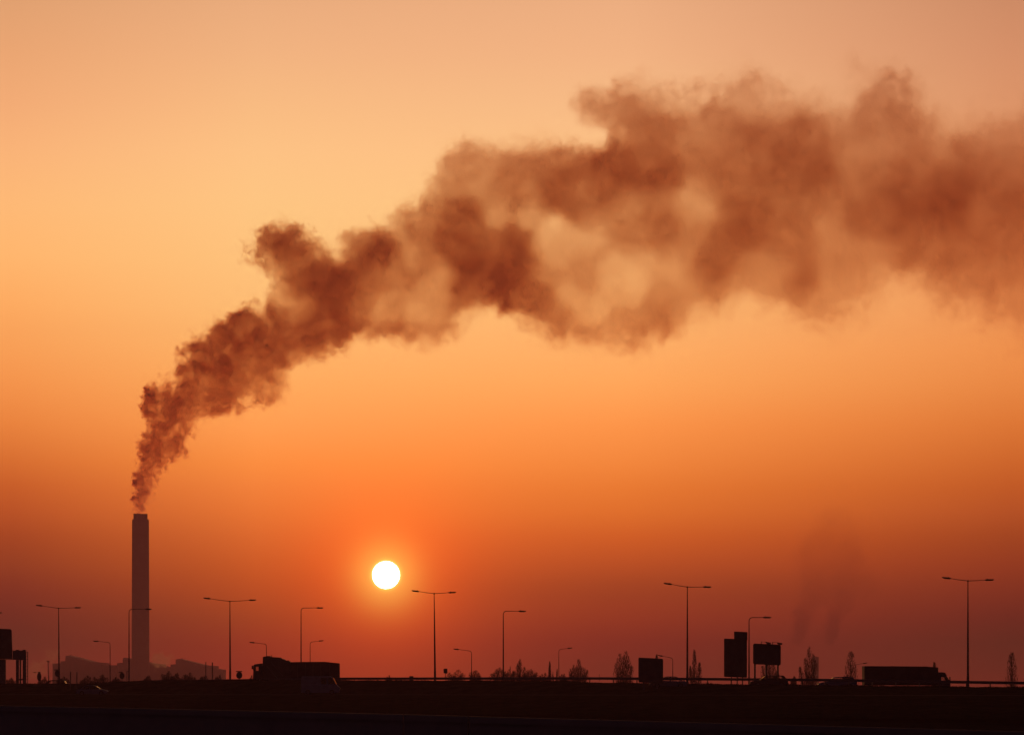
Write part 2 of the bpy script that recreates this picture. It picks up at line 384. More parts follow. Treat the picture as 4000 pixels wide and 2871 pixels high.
single_lamp(2628, 2568, 2569, 2558, 525, 0, 'low left-pointing lamp just right of the plain square sign', GL, .95, .1)
single_lamp(1211.5, 2506, 1264, 2500.5, 560, 0, 'low right-pointing lamp behind the box end of the left lorry', GRR, .95, .1)
single_lamp(2183, 2535, 2236, 2529, 560, 0, 'low right-pointing lamp between the two slim bare trees and the fan-shaped tree', GRR, .95, .1)
single_lamp(3341, 2594, 3388, 2587.5, 620, 0, 'low right-pointing lamp beside the slim bare tree, left of the box lorry', GRR, .95, .1)
single_lamp(158, 2624, 129, 2625, 900, 0, 'tiny far lamp reaching left behind the oval sign', 'tiny far lamps at the left', .9, .1)
single_lamp(62, 2657, 22, 2658.5, 700, 0, 'tiny far lamp seen through the legs of the overhead sign', 'tiny far lamps at the left', .9, .1)

# ------------------------------------------------------------------ signs
def tr_poly(pts, d, org):
    return [((W(a, b, d)-org).x, (W(a, b, d)-org).z) for a, b in pts]
def rrect(x0, y0, x1, y1, r, skew=0, n=4):  # rounded rectangle in photo px; skew lowers the right end
    pts = []
    for cx, cy_, a0 in ((x1-r, y0+r, -90), (x1-r, y1-r, 0), (x0+r, y1-r, 90), (x0+r, y0+r, 180)):
        for k in range(n+1):
            a = R(a0+90*k/n); X_ = cx+r*math.cos(a); Y_ = cy_+r*math.sin(a)
            pts.append((X_, Y_+skew*(X_-x0)/(x1-x0)))
    return pts
def org_at(px, d, z): q = W(px, HY, d); return Vector((q.x, d, z))
def ribs(b, d, org, x0, x1, ys, y):         # stiffening rails on the back of a sign
    for yy in ys:
        a = W(x0, yy, d)-org; c_ = W(x1, yy, d)-org
        b.box(a.x, c_.x, y, y+.06, a.z-.04, a.z+.04)

# left overhead sign structure
d = 440; org = org_at(30, d, 2.2)
root = empty('sign_gantry', org, 'big dark overhead sign on a legged steel frame with caged ladder at the left edge', 'sign gantry')
MB().prism(tr_poly([(-70,2453),(30,2455.5),(42,2456.5),(45.5,2461),(47,2500),(48.5,2538),(49,2573),(-70,2573)], d, org), -.25, .0).build('sign_panel', M['signback'], root)
MB().prism(tr_poly([(-70,2574),(22,2574),(26,2575.5),(62,2576),(98,2578),(98,2540),(88,2540),(49.5,2540),(49.5,2573.5),(-70,2573.6)], d, org), .05, .75).build('beam', M['galv'], root)
for a, b_ in ((61, 72), (88, 98)): MB().prism(tr_poly([(a,2537),(b_,2537),(b_,2539.8),(a,2539.8)], d, org), .0, .8).build('cap', M['galv'], root)
for a, b_, y0 in ((-70, 20.5, 2574.2), (61.5, 72, 2576.5), (76, 80.5, 2577), (88, 98, 2578)):
    MB().prism(tr_poly([(a,y0),(b_,y0),(b_,2678),(a,2678)], d, org), .15, .6).build('leg', M['galv'], root)
MB().prism(tr_poly([(72.2,2650),(87.8,2650),(87.8,2656),(72.2,2656)], d, org), .2, .5).build('brace', M['galv'], root)
lb = MB()
for x_ in (100, 107.5):
    a = W(x_, 2544, d)-org; c_ = W(x_, 2678, d)-org; lb.box(a.x-.05, a.x+.05, .18, .28, c_.z, a.z)
for yy in np.arange(2548, 2676, 13.2):
    a = W(100, yy, d)-org; c_ = W(107.5, yy, d)-org; lb.box(a.x, c_.x, .2, .26, a.z-.04, a.z+.04)
for yy in (2552, 2600, 2650):
    a = W(98, yy, d)-org; c_ = W(100, yy, d)-org; lb.box(a.x, c_.x, .22, .25, a.z-.02, a.z+.02)
lb.build('ladder', M['galv'], root)

# plain sign
d = 350; org = org_at(2542, d, road_z(2542))
root = empty('road_sign', org, 'plain square sign back with rounded corners, left of a twin-arm street lamp', 'road sign')
MB().prism(tr_poly(rrect(2494, 2567, 2590.5, 2664, 5, 5), d, org), 0, .12).build('sign_panel', M['signback'], root)
rbm = MB(); ribs(rbm, d, org, 2500, 2585, (2590, 2625, 2655), .12); rbm.build('rib', M['galv'], root)
for x_ in (2515, 2568):
    a = W(x_, 2600, d)-org; MB().box(a.x-.09, a.x+.09, .18, .36, -.6, a.z+.7).build('post', M['galv'], root)

# tall stepped sign
d = 352; org = org_at(2874, d, road_z(2874)-.4)
root = empty('road_sign', org, 'tallest sign with a smaller panel stepped on top, beside a single-arm lamp', 'road sign')
MB().prism(tr_poly(rrect(2828.5, 2493, 2918, 2642.5, 4, 3.5), d, org), 0, .12).build('sign_panel', M['signback'], root)
MB().prism(tr_poly(rrect(2867.5, 2465.5, 2919.5, 2497, 2, 2.5), d, org), -.13, -.01).build('upper_panel', M['signback'], root)
rbm = MB(); ribs(rbm, d, org, 2833, 2914, (2515, 2550, 2590, 2625), .12); rbm.build('rib', M['galv'], root)
for x_ in (2857, 2880, 2901):
    a = W(x_, 2500, d)-org; MB().box(a.x-.06, a.x+.06, .18, .34, -1, a.z).build('post', M['galv'], root)

# floodlit sign
d = 350; org = org_at(2996, d, road_z(2996)-.2)
root = empty('road_sign', org, 'rounded sign on three posts with two floodlights on top', 'road sign')
MB().prism(tr_poly(rrect(2942, 2512, 3050, 2593, 7, 5), d, org), 0, .14).build('sign_panel', M['signback'], root)
rbm = MB(); ribs(rbm, d, org, 2948, 3045, (2535, 2575), .14); rbm.build('rib', M['galv'], root)
for x_, y0 in ((2949.5, 2590), (2994, 2592), (3039.5, 2594)):
    a = W(x_, 2520, d)-org; MB().box(a.x-.095, a.x+.095, .2, .38, -.8, a.z).build('post', M['galv'], root)
for x_, yy in ((2974, 2509), (3018, 2511)):
    a = W(x_, yy, d)-org
    br = MB().box(a.x-.04, a.x+.04, .05, .13, a.z-.25, a.z+.13).tube([(a.x, .09, a.z+.09), (a.x+.55, -.3, a.z+.07)], .02, 6).build('bracket', M['galv'], root)
    k = .0293
    MB().prism([(a.x+.42, a.z+.09), (a.x+.6, a.z-.16), (a.x+1.02, a.z-.22), (a.x+1.06, a.z+.0)], -.5, -.15).build('floodlight', M['lamp'], root, bevel=.02)

# small square sign
d = 392; org = org_at(1739.5, d, road_z(1740))
root = empty('road_sign', org, 'small square sign on a thin post, right of the lamp beside the sun', 'road sign')
MB().prism(tr_poly([(1732.5,2612),(1736,2610.5),(1747.5,2610),(1748,2628.5),(1745,2630),(1733,2628)], d, org), 0, .05).build('sign_panel', M['signback'], root)
a = W(1740, 2612, d)-org; MB().tube([(a.x, .08, 0), (a.x, .08, a.z)], .04, 8).build('post', M['galv'], root)

# round illuminated signs
def round_sign(cx, y0, y1, w, d, label, cap=1.0, side=0, zb=None):
    org = org_at(cx, d, road_z(cx) if zb is None else zb)
    root = empty('round_sign', org, label, 'road sign', 'round signs with lamp hoods')
    c_ = W(cx, (y0+y1)/2+1, d)-org; hw = w/2/F*d; hh = (y1-y0)/2/F*d*.95
    pts = [(c_.x+hw*math.cos(2*math.pi*k/24), c_.z+hh*math.sin(2*math.pi*k/24)) for k in range(24)]
    MB().prism(pts, 0, .07).build('sign_disc', M['signback'], root)
    h = W(cx+side, y0, d)-org
    MB().box(h.x-hw*.97*cap, h.x+hw*.97*cap, -.28, .12, h.z-.09, h.z+.05).build('lamp_hood', M['lamp'], root, bevel=.02)
    MB().tube([(c_.x, .12, 0), (c_.x, .12, c_.z)], .045, 8).tube([(c_.x, .12, c_.z), (c_.x, .12, h.z)], .03, 8).build('post', M['galv'], root)
round_sign(934.5, 2621, 2650, 24, 418, 'round hooded sign on the crest just left of the left lorry')
round_sign(476.5, 2624, 2651, 19, 430, 'round hooded sign standing left of the lamp that crosses the chimney', .8, -5)
round_sign(153, 2624, 2659, 17, 440, 'narrow oval hooded sign right of the ladder of the overhead sign', .5, 1)
round_sign(224, 2615, 2642, 19, 441, 'round hooded sign overlapping the pole of the leftmost twin-arm lamp', .9, -3)

# thin posts
def thin_post(px, y0, y1, w, d, label, br=0):
    zb = W(px, y1, d).z-.4; org = org_at(px, d, zb)
    root = empty('post', org, label, 'post', 'thin posts on the crest')
    hw = w/2/F*d; t_ = W(px, y0, d).z-zb
    MB().tube([(0,0,0),(0,0,t_*.97)], hw, 8).build('shaft', M['galv'], root)
    MB().tube([(0,0,t_*.97),(0,0,t_)], [hw*1.15, hw*1.1], 8).build('cap', M['galv'], root)
    if br: MB().box(0, br/F*d, -.03, .03, t_-.12, t_-.03).build('bracket', M['galv'], root)
thin_post(275.5, 2623, 2680, 3.4, 420, 'left one of two short posts standing right of the leftmost twin-arm lamp')
thin_post(300, 2624, 2680, 3.4, 420, 'right one of two short posts standing right of the leftmost twin-arm lamp')
thin_post(804, 2585, 2660, 3.2, 415, 'left one of two tall posts in front of the right end of the plant')
thin_post(829.5, 2586, 2660, 4, 415, 'right one of two tall posts in front of the right end of the plant')
thin_post(495.5, 2620, 2666, 2.6, 425, 'short post with a top bracket left of the pole crossing the chimney', 6)
thin_post(1993, 2602, 2650, 2.6, 398, 'thin post between the tall single-arm lamp and the bushy clump')
thin_post(2160, 2622, 2648, 2.2, 400, 'tiny post between the two slim bare trees')
thin_post(2226, 2629, 2648, 3.4, 385, 'tiny post just left of the fan-shaped bare tree')
thin_post(2341, 2632, 2648, 1.8, 380, 'tiny thin post alone between the fan-shaped tree and the broad upright tree')
thin_post(190.5, 2638, 2660, 1.8, 430, 'tiny thin post on the crest right of the oval sign')
b = MB(); p = W(1607, 2641, 399)
b.box(-.27,.27,-.15,.15,-.9,.05)
tag(b.build('roadside_box', M['signback'], loc=tuple(p), bevel=.03), 'small dark cabinet sticking up above the guard rail below the sun', 'roadside cabinet')

# ------------------------------------------------------------------ vehicles
def wheel(root, x, y, r, w=.2):
    t_ = MB(); n = 20
    pts = [(r*math.cos(2*math.pi*k/n), r*math.sin(2*math.pi*k/n)) for k in range(n)]
    t_.prism(pts, -w/2, w/2); o = t_.build('wheel', M['rubber'], root, loc=(x, y, r), bevel=.02)
    q = [(r*.6*math.cos(2*math.pi*k/n), r*.6*math.sin(2*math.pi*k/n)) for k in range(n)]
    MB().prism(q, -w/2-.015, w/2+.015).build('rim', M['rim'], o)
def car(cx, d, zb, L_, H, face, paint, label, W_=1.68, wagon=False, rz=0.0, van=False, windows=True):
    p = W(cx, HY, d); root = empty('van' if van else 'car', (p.x, d, zb), label, 'van' if van else 'car', rz=rz)
    s = face; X_ = lambda u: s*(u-.5)*L_
    m = M[paint]; g0 = .22
    if van:
        waist = H*.56
        low = [(0,.25),(0,waist),(.90,waist),(.955,waist*.8),(.995,waist*.68),(1,.3),(.9,g0),(.1,g0)]
        roofp = [(0.0,.92*H),(0.02,.975*H),(.08,H),(.72,H),(.8,.955*H),(.805,.9*H),(0,.9*H)]
        pil = [((0,.0),(.52,.5)), ((.66,.66),(.70,.695)), ((.80,.885),(.83,.91))]
        head = 0.9
    elif wagon:
        waist = H*.64
        low = [(0,.3),(.0,waist*.92),(.03,waist),(.70,waist),(.95,waist*.82),(1,waist*.62),(1,.3),(.9,g0),(.1,g0)]
        roofp = [(.10,.93*H),(.13,.985*H),(.2,H),(.5,H),(.58,.965*H),(.6,.93*H)]
        pil = [((.10,.03),(.155,.1)), ((.32,.32),(.345,.35)), ((.58,.70),(.61,.74))]; head = .93
    else:
        waist = H*.64
        low = [(0,.3),(0,waist*.8),(.05,waist*.95),(.72,waist),(.95,waist*.82),(1,waist*.62),(1,.3),(.9,g0),(.1,g0)]
        roofp = [(.26,.93*H),(.3,.985*H),(.36,H),(.52,H),(.59,.965*H),(.61,.93*H)]
        pil = [((.26,.12),(.31,.18)), ((.43,.42),(.455,.45)), ((.59,.72),(.62,.755))]; head = .93
    def poly(pts): 
        q = [(X_(u), z) for u, z in pts]; return q if s > 0 else q[::-1]
    MB().prism(poly(low), -W_/2, W_/2).build('body', m, root, bevel=.05)
    top_z = .9*H if van else .93*H
    MB().prism(poly(roofp), -W_/2*head, W_/2*head).build('roof', m, root, bevel=.03)
    for (t1, b1), (t2, b2) in pil:
        for sy in (-1, 1):
            y0, y1 = sorted((sy*W_/2*head*.995, sy*(W_/2*head-.06)))
            MB().prism(poly([(b1, waist-.003), (t1, top_z+.003), (t2, top_z+.003), (b2, waist-.003)]), y0, y1).build('pillar', m, root)
    if van:   # closed rear
        MB().prism(poly([(0,waist-.003),(0,top_z+.003),(.012,top_z+.003),(.012,waist-.003)]), -W_/2*head+.07, W_/2*head-.07).build('rear_door', m, root)
    # glass
    lo = pil[0][0][1]+.03 if not van else .52; 
    for sy in (-1, 1):
        y = sy*(W_/2*head-.03); gb_ = MB()
        gb_.prism(poly([(lo, waist), (pil[0][1][0] if not van else .5, top_z), (pil[-1][0][0], top_z), (pil[-1][0][1], waist)]), y-.004, y+.004)
        gb_.build('side_window', M['glass'], root)
    f0 = pil[-1][1]
    MB().prism(poly([(f0[1]-.012, waist), (f0[0]-.012, top_z), (f0[0], top_z), (f0[1], waist)]), -W_/2*head+.07, W_/2*head-.07).build('windscreen', M['glass'], root)
    if not van:
        r0 = pil[0][0]
        MB().prism(poly([(r0[1]-.0, waist), (r0[0], top_z), (r0[0]+.012, top_z), (r0[1]+.012, waist)]), -W_/2*head+.07, W_/2*head-.07).build('rear_window', M['glass'], root)
    for u in (.18, .80):
        for sy in (-1, 1): wheel(root, X_(u), sy*(W_/2-.09), .31)
    for sy in (-1, 1):
        MB().box(-.03, .03, -.14, .14, -.06, .06).build('headlight', M['lens'], root, loc=(X_(1)+s*.02, sy*W_*.36, .66 if not van else .8), bevel=.01)
        MB().box(-.05, .05, -.07, .07, -.06, .06).build('mirror', m, root, loc=(X_(f0[1]-.03), sy*(W_/2+.09), waist+.1), bevel=.015)
    MB().box(-.05, .05, -W_*.47, W_*.47, -.09, .09).build('bumper', M['rubber'], root, loc=(X_(1)+s*.03, 0, .42), bevel=.02)
    MB().box(-.05, .05, -W_*.47, W_*.47, -.09, .09).build('bumper', M['rubber'], root, loc=(X_(0)-s*.03, 0, .42), bevel=.02)
    return root
def zat(py, d): return CAMZ+(HY-py)/F*d
car(1253, 378, 1.62, 4.75, 2.3, 1, 'white', 'pale panel van on the lower road below the left lorry', 1.9, van=True)
car(2610, 352, zat(2641, 352)-1.38, 4.3, 1.38, -1, 'paleblue', 'pale blue car passing the foot of the plain square sign')
car(3003, 350, zat(2637, 350)-1.4, 4.3, 1.4, -1, 'darkcar', 'dark estate car with see-through windows below the floodlit sign', wagon=True)
car(3270, 352, zat(2642.5, 352)-1.4, 4.4, 1.4, -1, 'paleblue', 'bluish car between the far tower and the box lorry', wagon=True)
car(207, 440, zat(2655, 440)-1.4, 4.2, 1.4, -1, 'darkcar', 'dark car on the crest below the leftmost twin-arm lamp', wagon=True)
car(362, 402, zat(2675.5, 402)-1.36, 4.1, 1.36, 1, 'paleblue', 'pale car low on the bank below the low lamp left of the chimney')

# left lorry (refuse/tipper type), faces left
d = 428; zb = road_z(1157)-.05; org = org_at(1157, d, zb)
root = empty('lorry', org, 'dark lorry with a tall hopper behind its cab and a long body, driving left', 'lorry')
P_ = lambda pts: tr_poly(pts, d, org)
WD = 1.22
MB().prism(P_([(990.5,2664),(991,2640),(992.5,2619),(1027,2619),(1027,2664)]), -WD, WD).build('cab', M['lorry'], root, bevel=.04)
MB().prism(P_([(992,2602.5),(994,2596.5),(997,2594),(1010,2592),(1027,2590),(1027,2603)]), -WD, WD).build('cab_roof', M['lorry'], root, bevel=.03)
for sy in (-1, 1):
    y0, y1 = sorted((sy*WD*.99, sy*(WD-.08)))
    MB().prism(P_([(991.5,2619.2),(992.3,2602.3),(996.5,2602.3),(997,2619.2)]), y0, y1).build('pillar', M['lorry'], root)
    MB().prism(P_([(1013,2619.2),(1013,2602.3),(1027,2602.3),(1027,2619.2)]), y0, y1).build('pillar', M['lorry'], root)
for sy in (-1, 1): MB().prism(P_([(996,2619),(996,2602.6),(1014,2602.6),(1014,2619)]), sy*(WD-.04)-.004, sy*(WD-.04)+.004).build('side_window', M['glass'], root)
MB().prism(P_([(992,2619),(992.8,2602.6),(993.5,2602.6),(992.7,2619)]), -WD+.09, WD-.09).build('windscreen', M['glass'], root)
for sy in (-1, 1): MB().box(-.1, .1, -.12, .12, -.25, .25).build('mirror', M['lorry'], root, loc=((W(992, 2608, d)-org).x-.1, sy*(WD+.15), (W(992, 2606, d)-org).z), bevel=.02)
MB().prism(P_([(1029,2662),(1029,2566),(1034,2563.5),(1040,2563.5),(1041,2562),(1056,2561.5),(1058,2565),(1098,2567.5),(1099,2572),(1106,2572.5),(1112,2574.5),(1117,2580),(1128,2578.5),(1132,2582),(1137,2586),(1137,2662)]), -WD*.96, WD*.96).build('hopper', M['lorry'], root)
MB().box(-.05, .05, -.08, .08, 0, .28).build('beacon', M['lens'], root, loc=((W(1062.5, 2566, d)-org).x, -.5, (W(1062, 2566, d)-org).z), bevel=.02)
MB().prism(P_([(1137.5,2655),(1137.5,2585.5),(1160,2584.8),(1215,2584.3),(1272,2584),(1298,2587),(1325.5,2589.5),(1326,2655)]), -WD, WD).build('container', M['tarp'], root, bevel=.03)
br_ = MB()
for x_ in (1165, 1195, 1225, 1255, 1290):
    a = W(x_, 2590, d)-org; c_ = W(x_, 2653, d)-org; br_.box(a.x-.05, a.x+.05, -WD-.05, -WD-.002, c_.z, a.z)
br_.build('side_ribs', M['lorry'], root)
hb = MB()                                        # hydraulic ram and hose loops seen on the hopper side
a = W(1045, 2600, d)-org; c_ = W(1092, 2655, d)-org; hb.tube([(a.x, -WD-.1, a.z), (c_.x, -WD-.1, c_.z)], .07, 8)
a = W(1062, 2585, d)-org; c_ = W(1108, 2640, d)-org; hb.tube([(a.x, -WD-.1, a.z), (c_.x, -WD-.1, c_.z)], .045, 8)
hb.build('hydraulic_ram', M['rim'], root)
MB().prism(P_([(1000,2667),(1000,2662.5),(1320,2655.5),(1320,2667)]), -.5, .5).build('chassis', M['rubber'], root)
for x_ in (1008, 1060, 1210, 1250, 1290):
    for sy in (-1, 1): wheel(root, (W(x_, HY, d)-org).x, sy*(WD-.18), .5, .3)

# right box lorry, faces right
d = 352; zb = road_z(3530)-.25; org = org_at(3530, d, zb)
root = empty('lorry', org, 'box lorry with a low rounded cab driving right', 'lorry')
WD = 1.2
MB().prism(P_([(3372,2676),(3372,2600.8),(3500,2601.3),(3615,2602.5),(3640,2605),(3659.5,2606.5),(3659.5,2676)]), -WD, WD).build('cargo_box', M['tarp'], root, bevel=.03)
cb = .94
MB().prism(P_([(3660.5,2690),(3660.5,2657),(3703,2657),(3706.5,2662),(3708,2690)]), -WD*cb, WD*cb).build('cab', M['lorry'], root, bevel=.04)
MB().prism(P_([(3660.5,2643.5),(3660.5,2624.5),(3684,2625.5),(3688,2628),(3694,2640),(3691,2643.5)]), -WD*cb, WD*cb).build('cab_roof', M['lorry'], root, bevel=.03)
for sy in (-1, 1):
    y0, y1 = sorted((sy*WD*cb*.99, sy*(WD*cb-.08)))
    MB().prism(P_([(3660.5,2657.2),(3660.5,2643.3),(3671,2643.3),(3672,2657.2)]), y0, y1).build('pillar', M['lorry'], root)
    MB().prism(P_([(3692,2643.3),(3695,2643.3),(3703,2657.2),(3698.5,2657.2)]), y0, y1).build('pillar', M['lorry'], root)
for sy in (-1, 1): MB().prism(P_([(3670,2657),(3670,2643.6),(3693,2643.6),(3700,2657)]), sy*(WD*cb-.04)-.004, sy*(WD*cb-.04)+.004).build('side_window', M['glass'], root)
MB().prism(P_([(3694,2643.6),(3694.8,2643.6),(3703,2657),(3702,2657)]), -WD*cb+.09, WD*cb-.09).build('windscreen', M['glass'], root)
for sy in (-1, 1): MB().box(-.06, .06, -.12, .12, -.22, .22).build('mirror', M['lorry'], root, loc=((W(3704, 2650, d)-org).x, sy*(WD+.1), (W(3704, 2650, d)-org).z), bevel=.02)
MB().box(-.1, .1, -WD*.9, WD*.9, -.15, .15).build('bumper', M['rubber'], root, loc=((W(3709, 2690, d)-org).x, 0, .45), bevel=.03)
MB().prism([(-4.4,.55),(-4.4,.8),(4.6,.8),(4.6,.55)], -.45, .45).build('chassis', M['rubber'], root)
for sy in (-1, 1): MB().prism([(-1.35,.28),(-1.35,.95),(3.9,.95),(3.9,.28)], sy*1.12-.02, sy*1.12+.02).build('side_skirt', M['lorry'], root)
for x_ in (3425, 3455, 3682):
    for sy in (-1, 1): wheel(root, (W(x_, HY, d)-org).x, sy*(WD-.16), .45, .28)

# ------------------------------------------------------------------ near parapet wall
pw = [(-600, 2738, 66), (0, 2755, 62), (1000, 2776, 57), (1574, 2789, 54.5)]
def wall(name, pts, label, m):
    b = MB(); base = W(pts[0][0], HY, pts[0][2]); base.z = 0
    n = len(pts)
    for px, py, d_ in pts:
        p = W(px, py, d_)-base
        b.v += [(p.x, p.y, -.4), (p.x, p.y, p.z-.12), (p.x, p.y-.04, p.z-.12), (p.x, p.y-.04, p.z), (p.x, p.y+.3, p.z), (p.x, p.y+.3, -.4)]
    for i in range(n-1):
        for k in range(6): b.f.append((i*6+k, i*6+(k+1)%6, (i+1)*6+(k+1)%6, (i+1)*6+k))
    b.f.append(tuple(range(6))); b.f.append(tuple((n-1)*6+k for k in range(6)))
    return tag(b.build(name, m, loc=tuple(base)), label, 'parapet wall', 'near parapet wall sections')
wall('parapet_wall', pw, 'long near parapet wall section running out of the left side', M['parapet'])
wall('parapet_wall', [(1578, 2789.5, 54.4), (1828, 2796, 53.3)], 'short near parapet wall section between the long one and the low one', M['parapet'])
wall('parapet_wall', [(1832, 2797, 53.3), (2900, 2826, 49.5), (4700, 2876, 43)], 'near parapet wall section sinking out of frame towards the right', M['parapet'])

# ------------------------------------------------------------------ power plant
d0 = 3200; pm = d0/F
def plant_block(root, name, pts, dd, depth, m):
    MB().prism([((a-2000)*pm - root.location.x, CAMZ+(HY-b_)*pm) for a, b_ in pts], dd, dd+depth).build(name, m, root)
pr = empty('power_plant', ((555-2000)*pm, d0, 0), 'long hazy power plant with sloping roofs at the foot of the chimney', 'power plant')
G0 = HY+CAMZ/pm
plant_block(pr, 'west_annex', [(202,2590),(234,2590),(234,G0),(202,G0)], 6, 40, M['clad'])
plant_block(pr, 'boiler_house', [(234.2,2581),(254,2581),(254,2561.5),(262,2559),(355,2584),(396,2587),(396,G0),(234.2,G0)], 3, 60, M['clad'])
plant_block(pr, 'link_building', [(396.2,2596),(448,2597),(448,G0),(396.2,G0)], 12, 40, M['clad'])
plant_block(pr, 'central_hall', [(448.2,2588),(470,2587),(470,2569),(480,2566.5),(522,2575),(560,2584),(592,2591),(615,2591),(615,G0),(448.2,G0)], 20, 60, M['clad'])
plant_block(pr, 'link_building', [(615.2,2601.5),(665,2603.5),(665,G0),(615.2,G0)], 14, 40, M['clad'])
plant_block(pr, 'turbine_hall', [(665.2,2594),(685,2593),(685,2574.5),(700,2572.5),(797,2597),(832,2599),(832,G0),(665.2,G0)], 3, 60, M['clad'])
plant_block(pr, 'east_annex', [(832.2,2609),(866,2613.5),(866,G0),(832.2,G0)], 8, 40, M['clad'])
for x_ in (646, 700, 300, 262):
    yy = {646: 2603, 700: 2572.6, 300: 2569.2, 262: 2559.1}[x_]
    MB().box(-.9, .9, -1, 1, 0, .9).build('roof_vent', M['clad'], pr, loc=((x_-2000)*pm-pr.location.x, 25 if x_ != 646 else 20, CAMZ+(HY-yy)*pm-.1))
cr = empty('chimney', ((552.5-2000)*pm, d0-8, 0), 'tall concrete power station chimney pouring out smoke', 'chimney')
pm2 = (d0-8)/F; zT = CAMZ+(HY-2031)*pm2; zC = CAMZ+(HY-2007)*pm2
nseg = 28; b = MB()
K = d0/2000
rw = [(0, 5.85*K), (zT*.5, 5.68*K), (zT, 5.5*K)]
b.tube([(-.0, 0, z_) for z_, r_ in rw], [r_ for z_, r_ in rw], nseg); b.build('shaft', M['stack'], cr)
MB().tube([(0,0,zT),(0,0,zT+.9)], [5.15*K, 4.95*K], nseg).build('ledge', M['stack'], cr)
for s in (-1, 1):                      # two flues
    pass
    MB().tube([(s*2.33*K, 0, zT+.9), (s*2.33*K, 0, zC+(.25 if s < 0 else 0))], 2.25*K, 20).build('flue', M['stack'], cr)
MB().tube([(0,1.2*K,zT+.9),(0,1.2*K,zC-.25)], 3.4*K, 20).build('flue', M['stack'], cr)
pb = MB()
for k in range(nseg):
    a = 2*math.pi*k/nseg; pb.box(5.25*K*math.cos(a)-.06, 5.25*K*math.cos(a)+.06, 5.25*K*math.sin(a)-.06, 5.25*K*math.sin(a)+.06, zT-.1, zT+1.1)
pb.build('railing', M['galv'], cr)
for f in (.35, .65): MB().tube([(0,0,zT*f-.25),(0,0,zT*f+.25)], [5.85*K, 5.83*K], nseg).build('platform_ring', M['stack'], cr)
# slender mast at the left end of the plant
p = W(189, HY, 2400); mr_ = empty('mast', (p.x, 2400, 0), 'faint slender mast with a small head left of the plant', 'mast')
MB().tube([(.3,0,0),(.15,0,12.5),(-.15,0,25.4)], [.8,.5,.3], 6).build('shaft', M['galv'], mr_)
MB().box(-1.1,.8,-.4,.4,25,26.2).build('head', M['galv'], mr_)
# far tower block
dt_ = 3000; p = W(3188, HY, dt_); tb = empty('tower_block', (p.x, dt_, 0), 'narrow pale tower block behind the tall tree right of the floodlit sign', 'tower block')
hT = CAMZ+(HY-2565)/F*dt_
MB().box(-2.55, 2.55, 0, 9, 0, hT).build('wall', M['clad'], tb)
MB().box(-1.5, 1.2, 2, 6, hT, hT+.5).build('roof_plant', M['clad'], tb)

# ------------------------------------------------------------------ bare trees and bushes
def rv(r, a): return Vector((r.uniform(-a, a), r.uniform(-a, a), r.uniform(-a, a)))
def bare_tree(px, ytop, w_px, d, label, seed, kind='poplar', stems=1, base_y=None, nm='bare_tree', cat='tree', group='bare winter trees on the horizon'):
    """trunk and limbs plus many fine twigs filling one pointed lobe per stem"""
    r = random.Random(seed); p = W(px, HY, d); H = CAMZ+(HY-ytop)/F*d + (.35 if kind == 'bush' else .25); hw = w_px/2/F*d*(1.3 if kind != 'bush' else 1.15)
    root = empty(nm, (p.x, d, 0), label, cat, group)
    tr_, cr_ = MB(), MB(); k = d/650.0; bush = kind == 'bush'
    for s in range(stems):
        u = 0 if stems == 1 else (s/(stems-1)*2-1)
        off = u*hw*(.78 if stems > 1 else 0) + r.uniform(-.08, .08)*hw
        hs = H*(1-(.24 if not bush else .08)*abs(u)**1.4*r.uniform(.6, 1.2))*(r.uniform(.86, 1) if s != stems//2 else 1)
        oy = r.uniform(-.5, .5)*hw*(1 if stems > 1 else .1)
        lw = hw*(.95 if stems == 1 else r.uniform(.42, .58)); pts = []
        for q in range(11):
            f = q/10; e = f**.6
            pts.append(Vector((off*e + r.uniform(-.06, .06)*hw*f, oy*e, hs*f)))
        tr_.tube(pts, [max(.02*k, (.26 if stems == 1 else .13)*k*(1-i/10.4)) for i in range(11)], 6)
        z0 = hs*(.18 if not bush else .45)
        def wid(t): return lw*min(1, t/.22+.15)**.7*max(.03, 1-t)**.43*1.25 if not bush else hw*.8*max(.05, 1-t*t)**.5
        for q in range(26 if not bush else 12):          # limbs
            t = r.uniform(.0, .9); z = z0+(hs-z0)*t; i = min(9, int(z/hs*10)); c0 = pts[i].lerp(pts[i+1], z/hs*10-i)
            th = r.uniform(0, 2*math.pi); o_ = wid(t)*r.uniform(.5, .95)
            dv = Vector((math.cos(th)*o_, math.sin(th)*o_, 0))
            rise = min(o_*r.uniform(1.6, 3.2), hs-z)
            cr_.tube([c0-Vector((0, 0, rise*.5)), c0+dv*.6, c0+dv+Vector((0, 0, rise*.6))], [.06*k, .042*k, .015*k], 3, False)
        nt_ = (760 if stems == 1 else int(1350/stems)+80) if not bush else 190
        for q in range(nt_):                              # fine twigs
            t = r.random()**.9; z = z0+(hs-z0)*t; i = min(9, int(z/hs*10)); c0 = pts[i].lerp(pts[i+1], z/hs*10-i)
            th = r.uniform(0, 2*math.pi); rr_ = wid(t)*r.random()**.55; ph = r.uniform(.75, 1.25)
            a = c0+Vector((math.cos(th)*rr_, math.sin(th)*rr_, 0))
            ln = r.uniform(.4, 1.15)*k*(1-.35*t)*(1 if not bush else .7)
            v = Vector((math.cos(th)*r.uniform(0, .5)+r.uniform(-.25, .25), math.sin(th)*.3, r.uniform(.7, 1.3) if not bush else r.uniform(.2, 1.1))).normalized()*ln
            cr_.twig(a-v*.5, a+v*.5, r.uniform(.02, .036)*k*ph)
    tr_.build('trunk', M['bark'], root); cr_.build('crown', M['twig'], root)
    return root
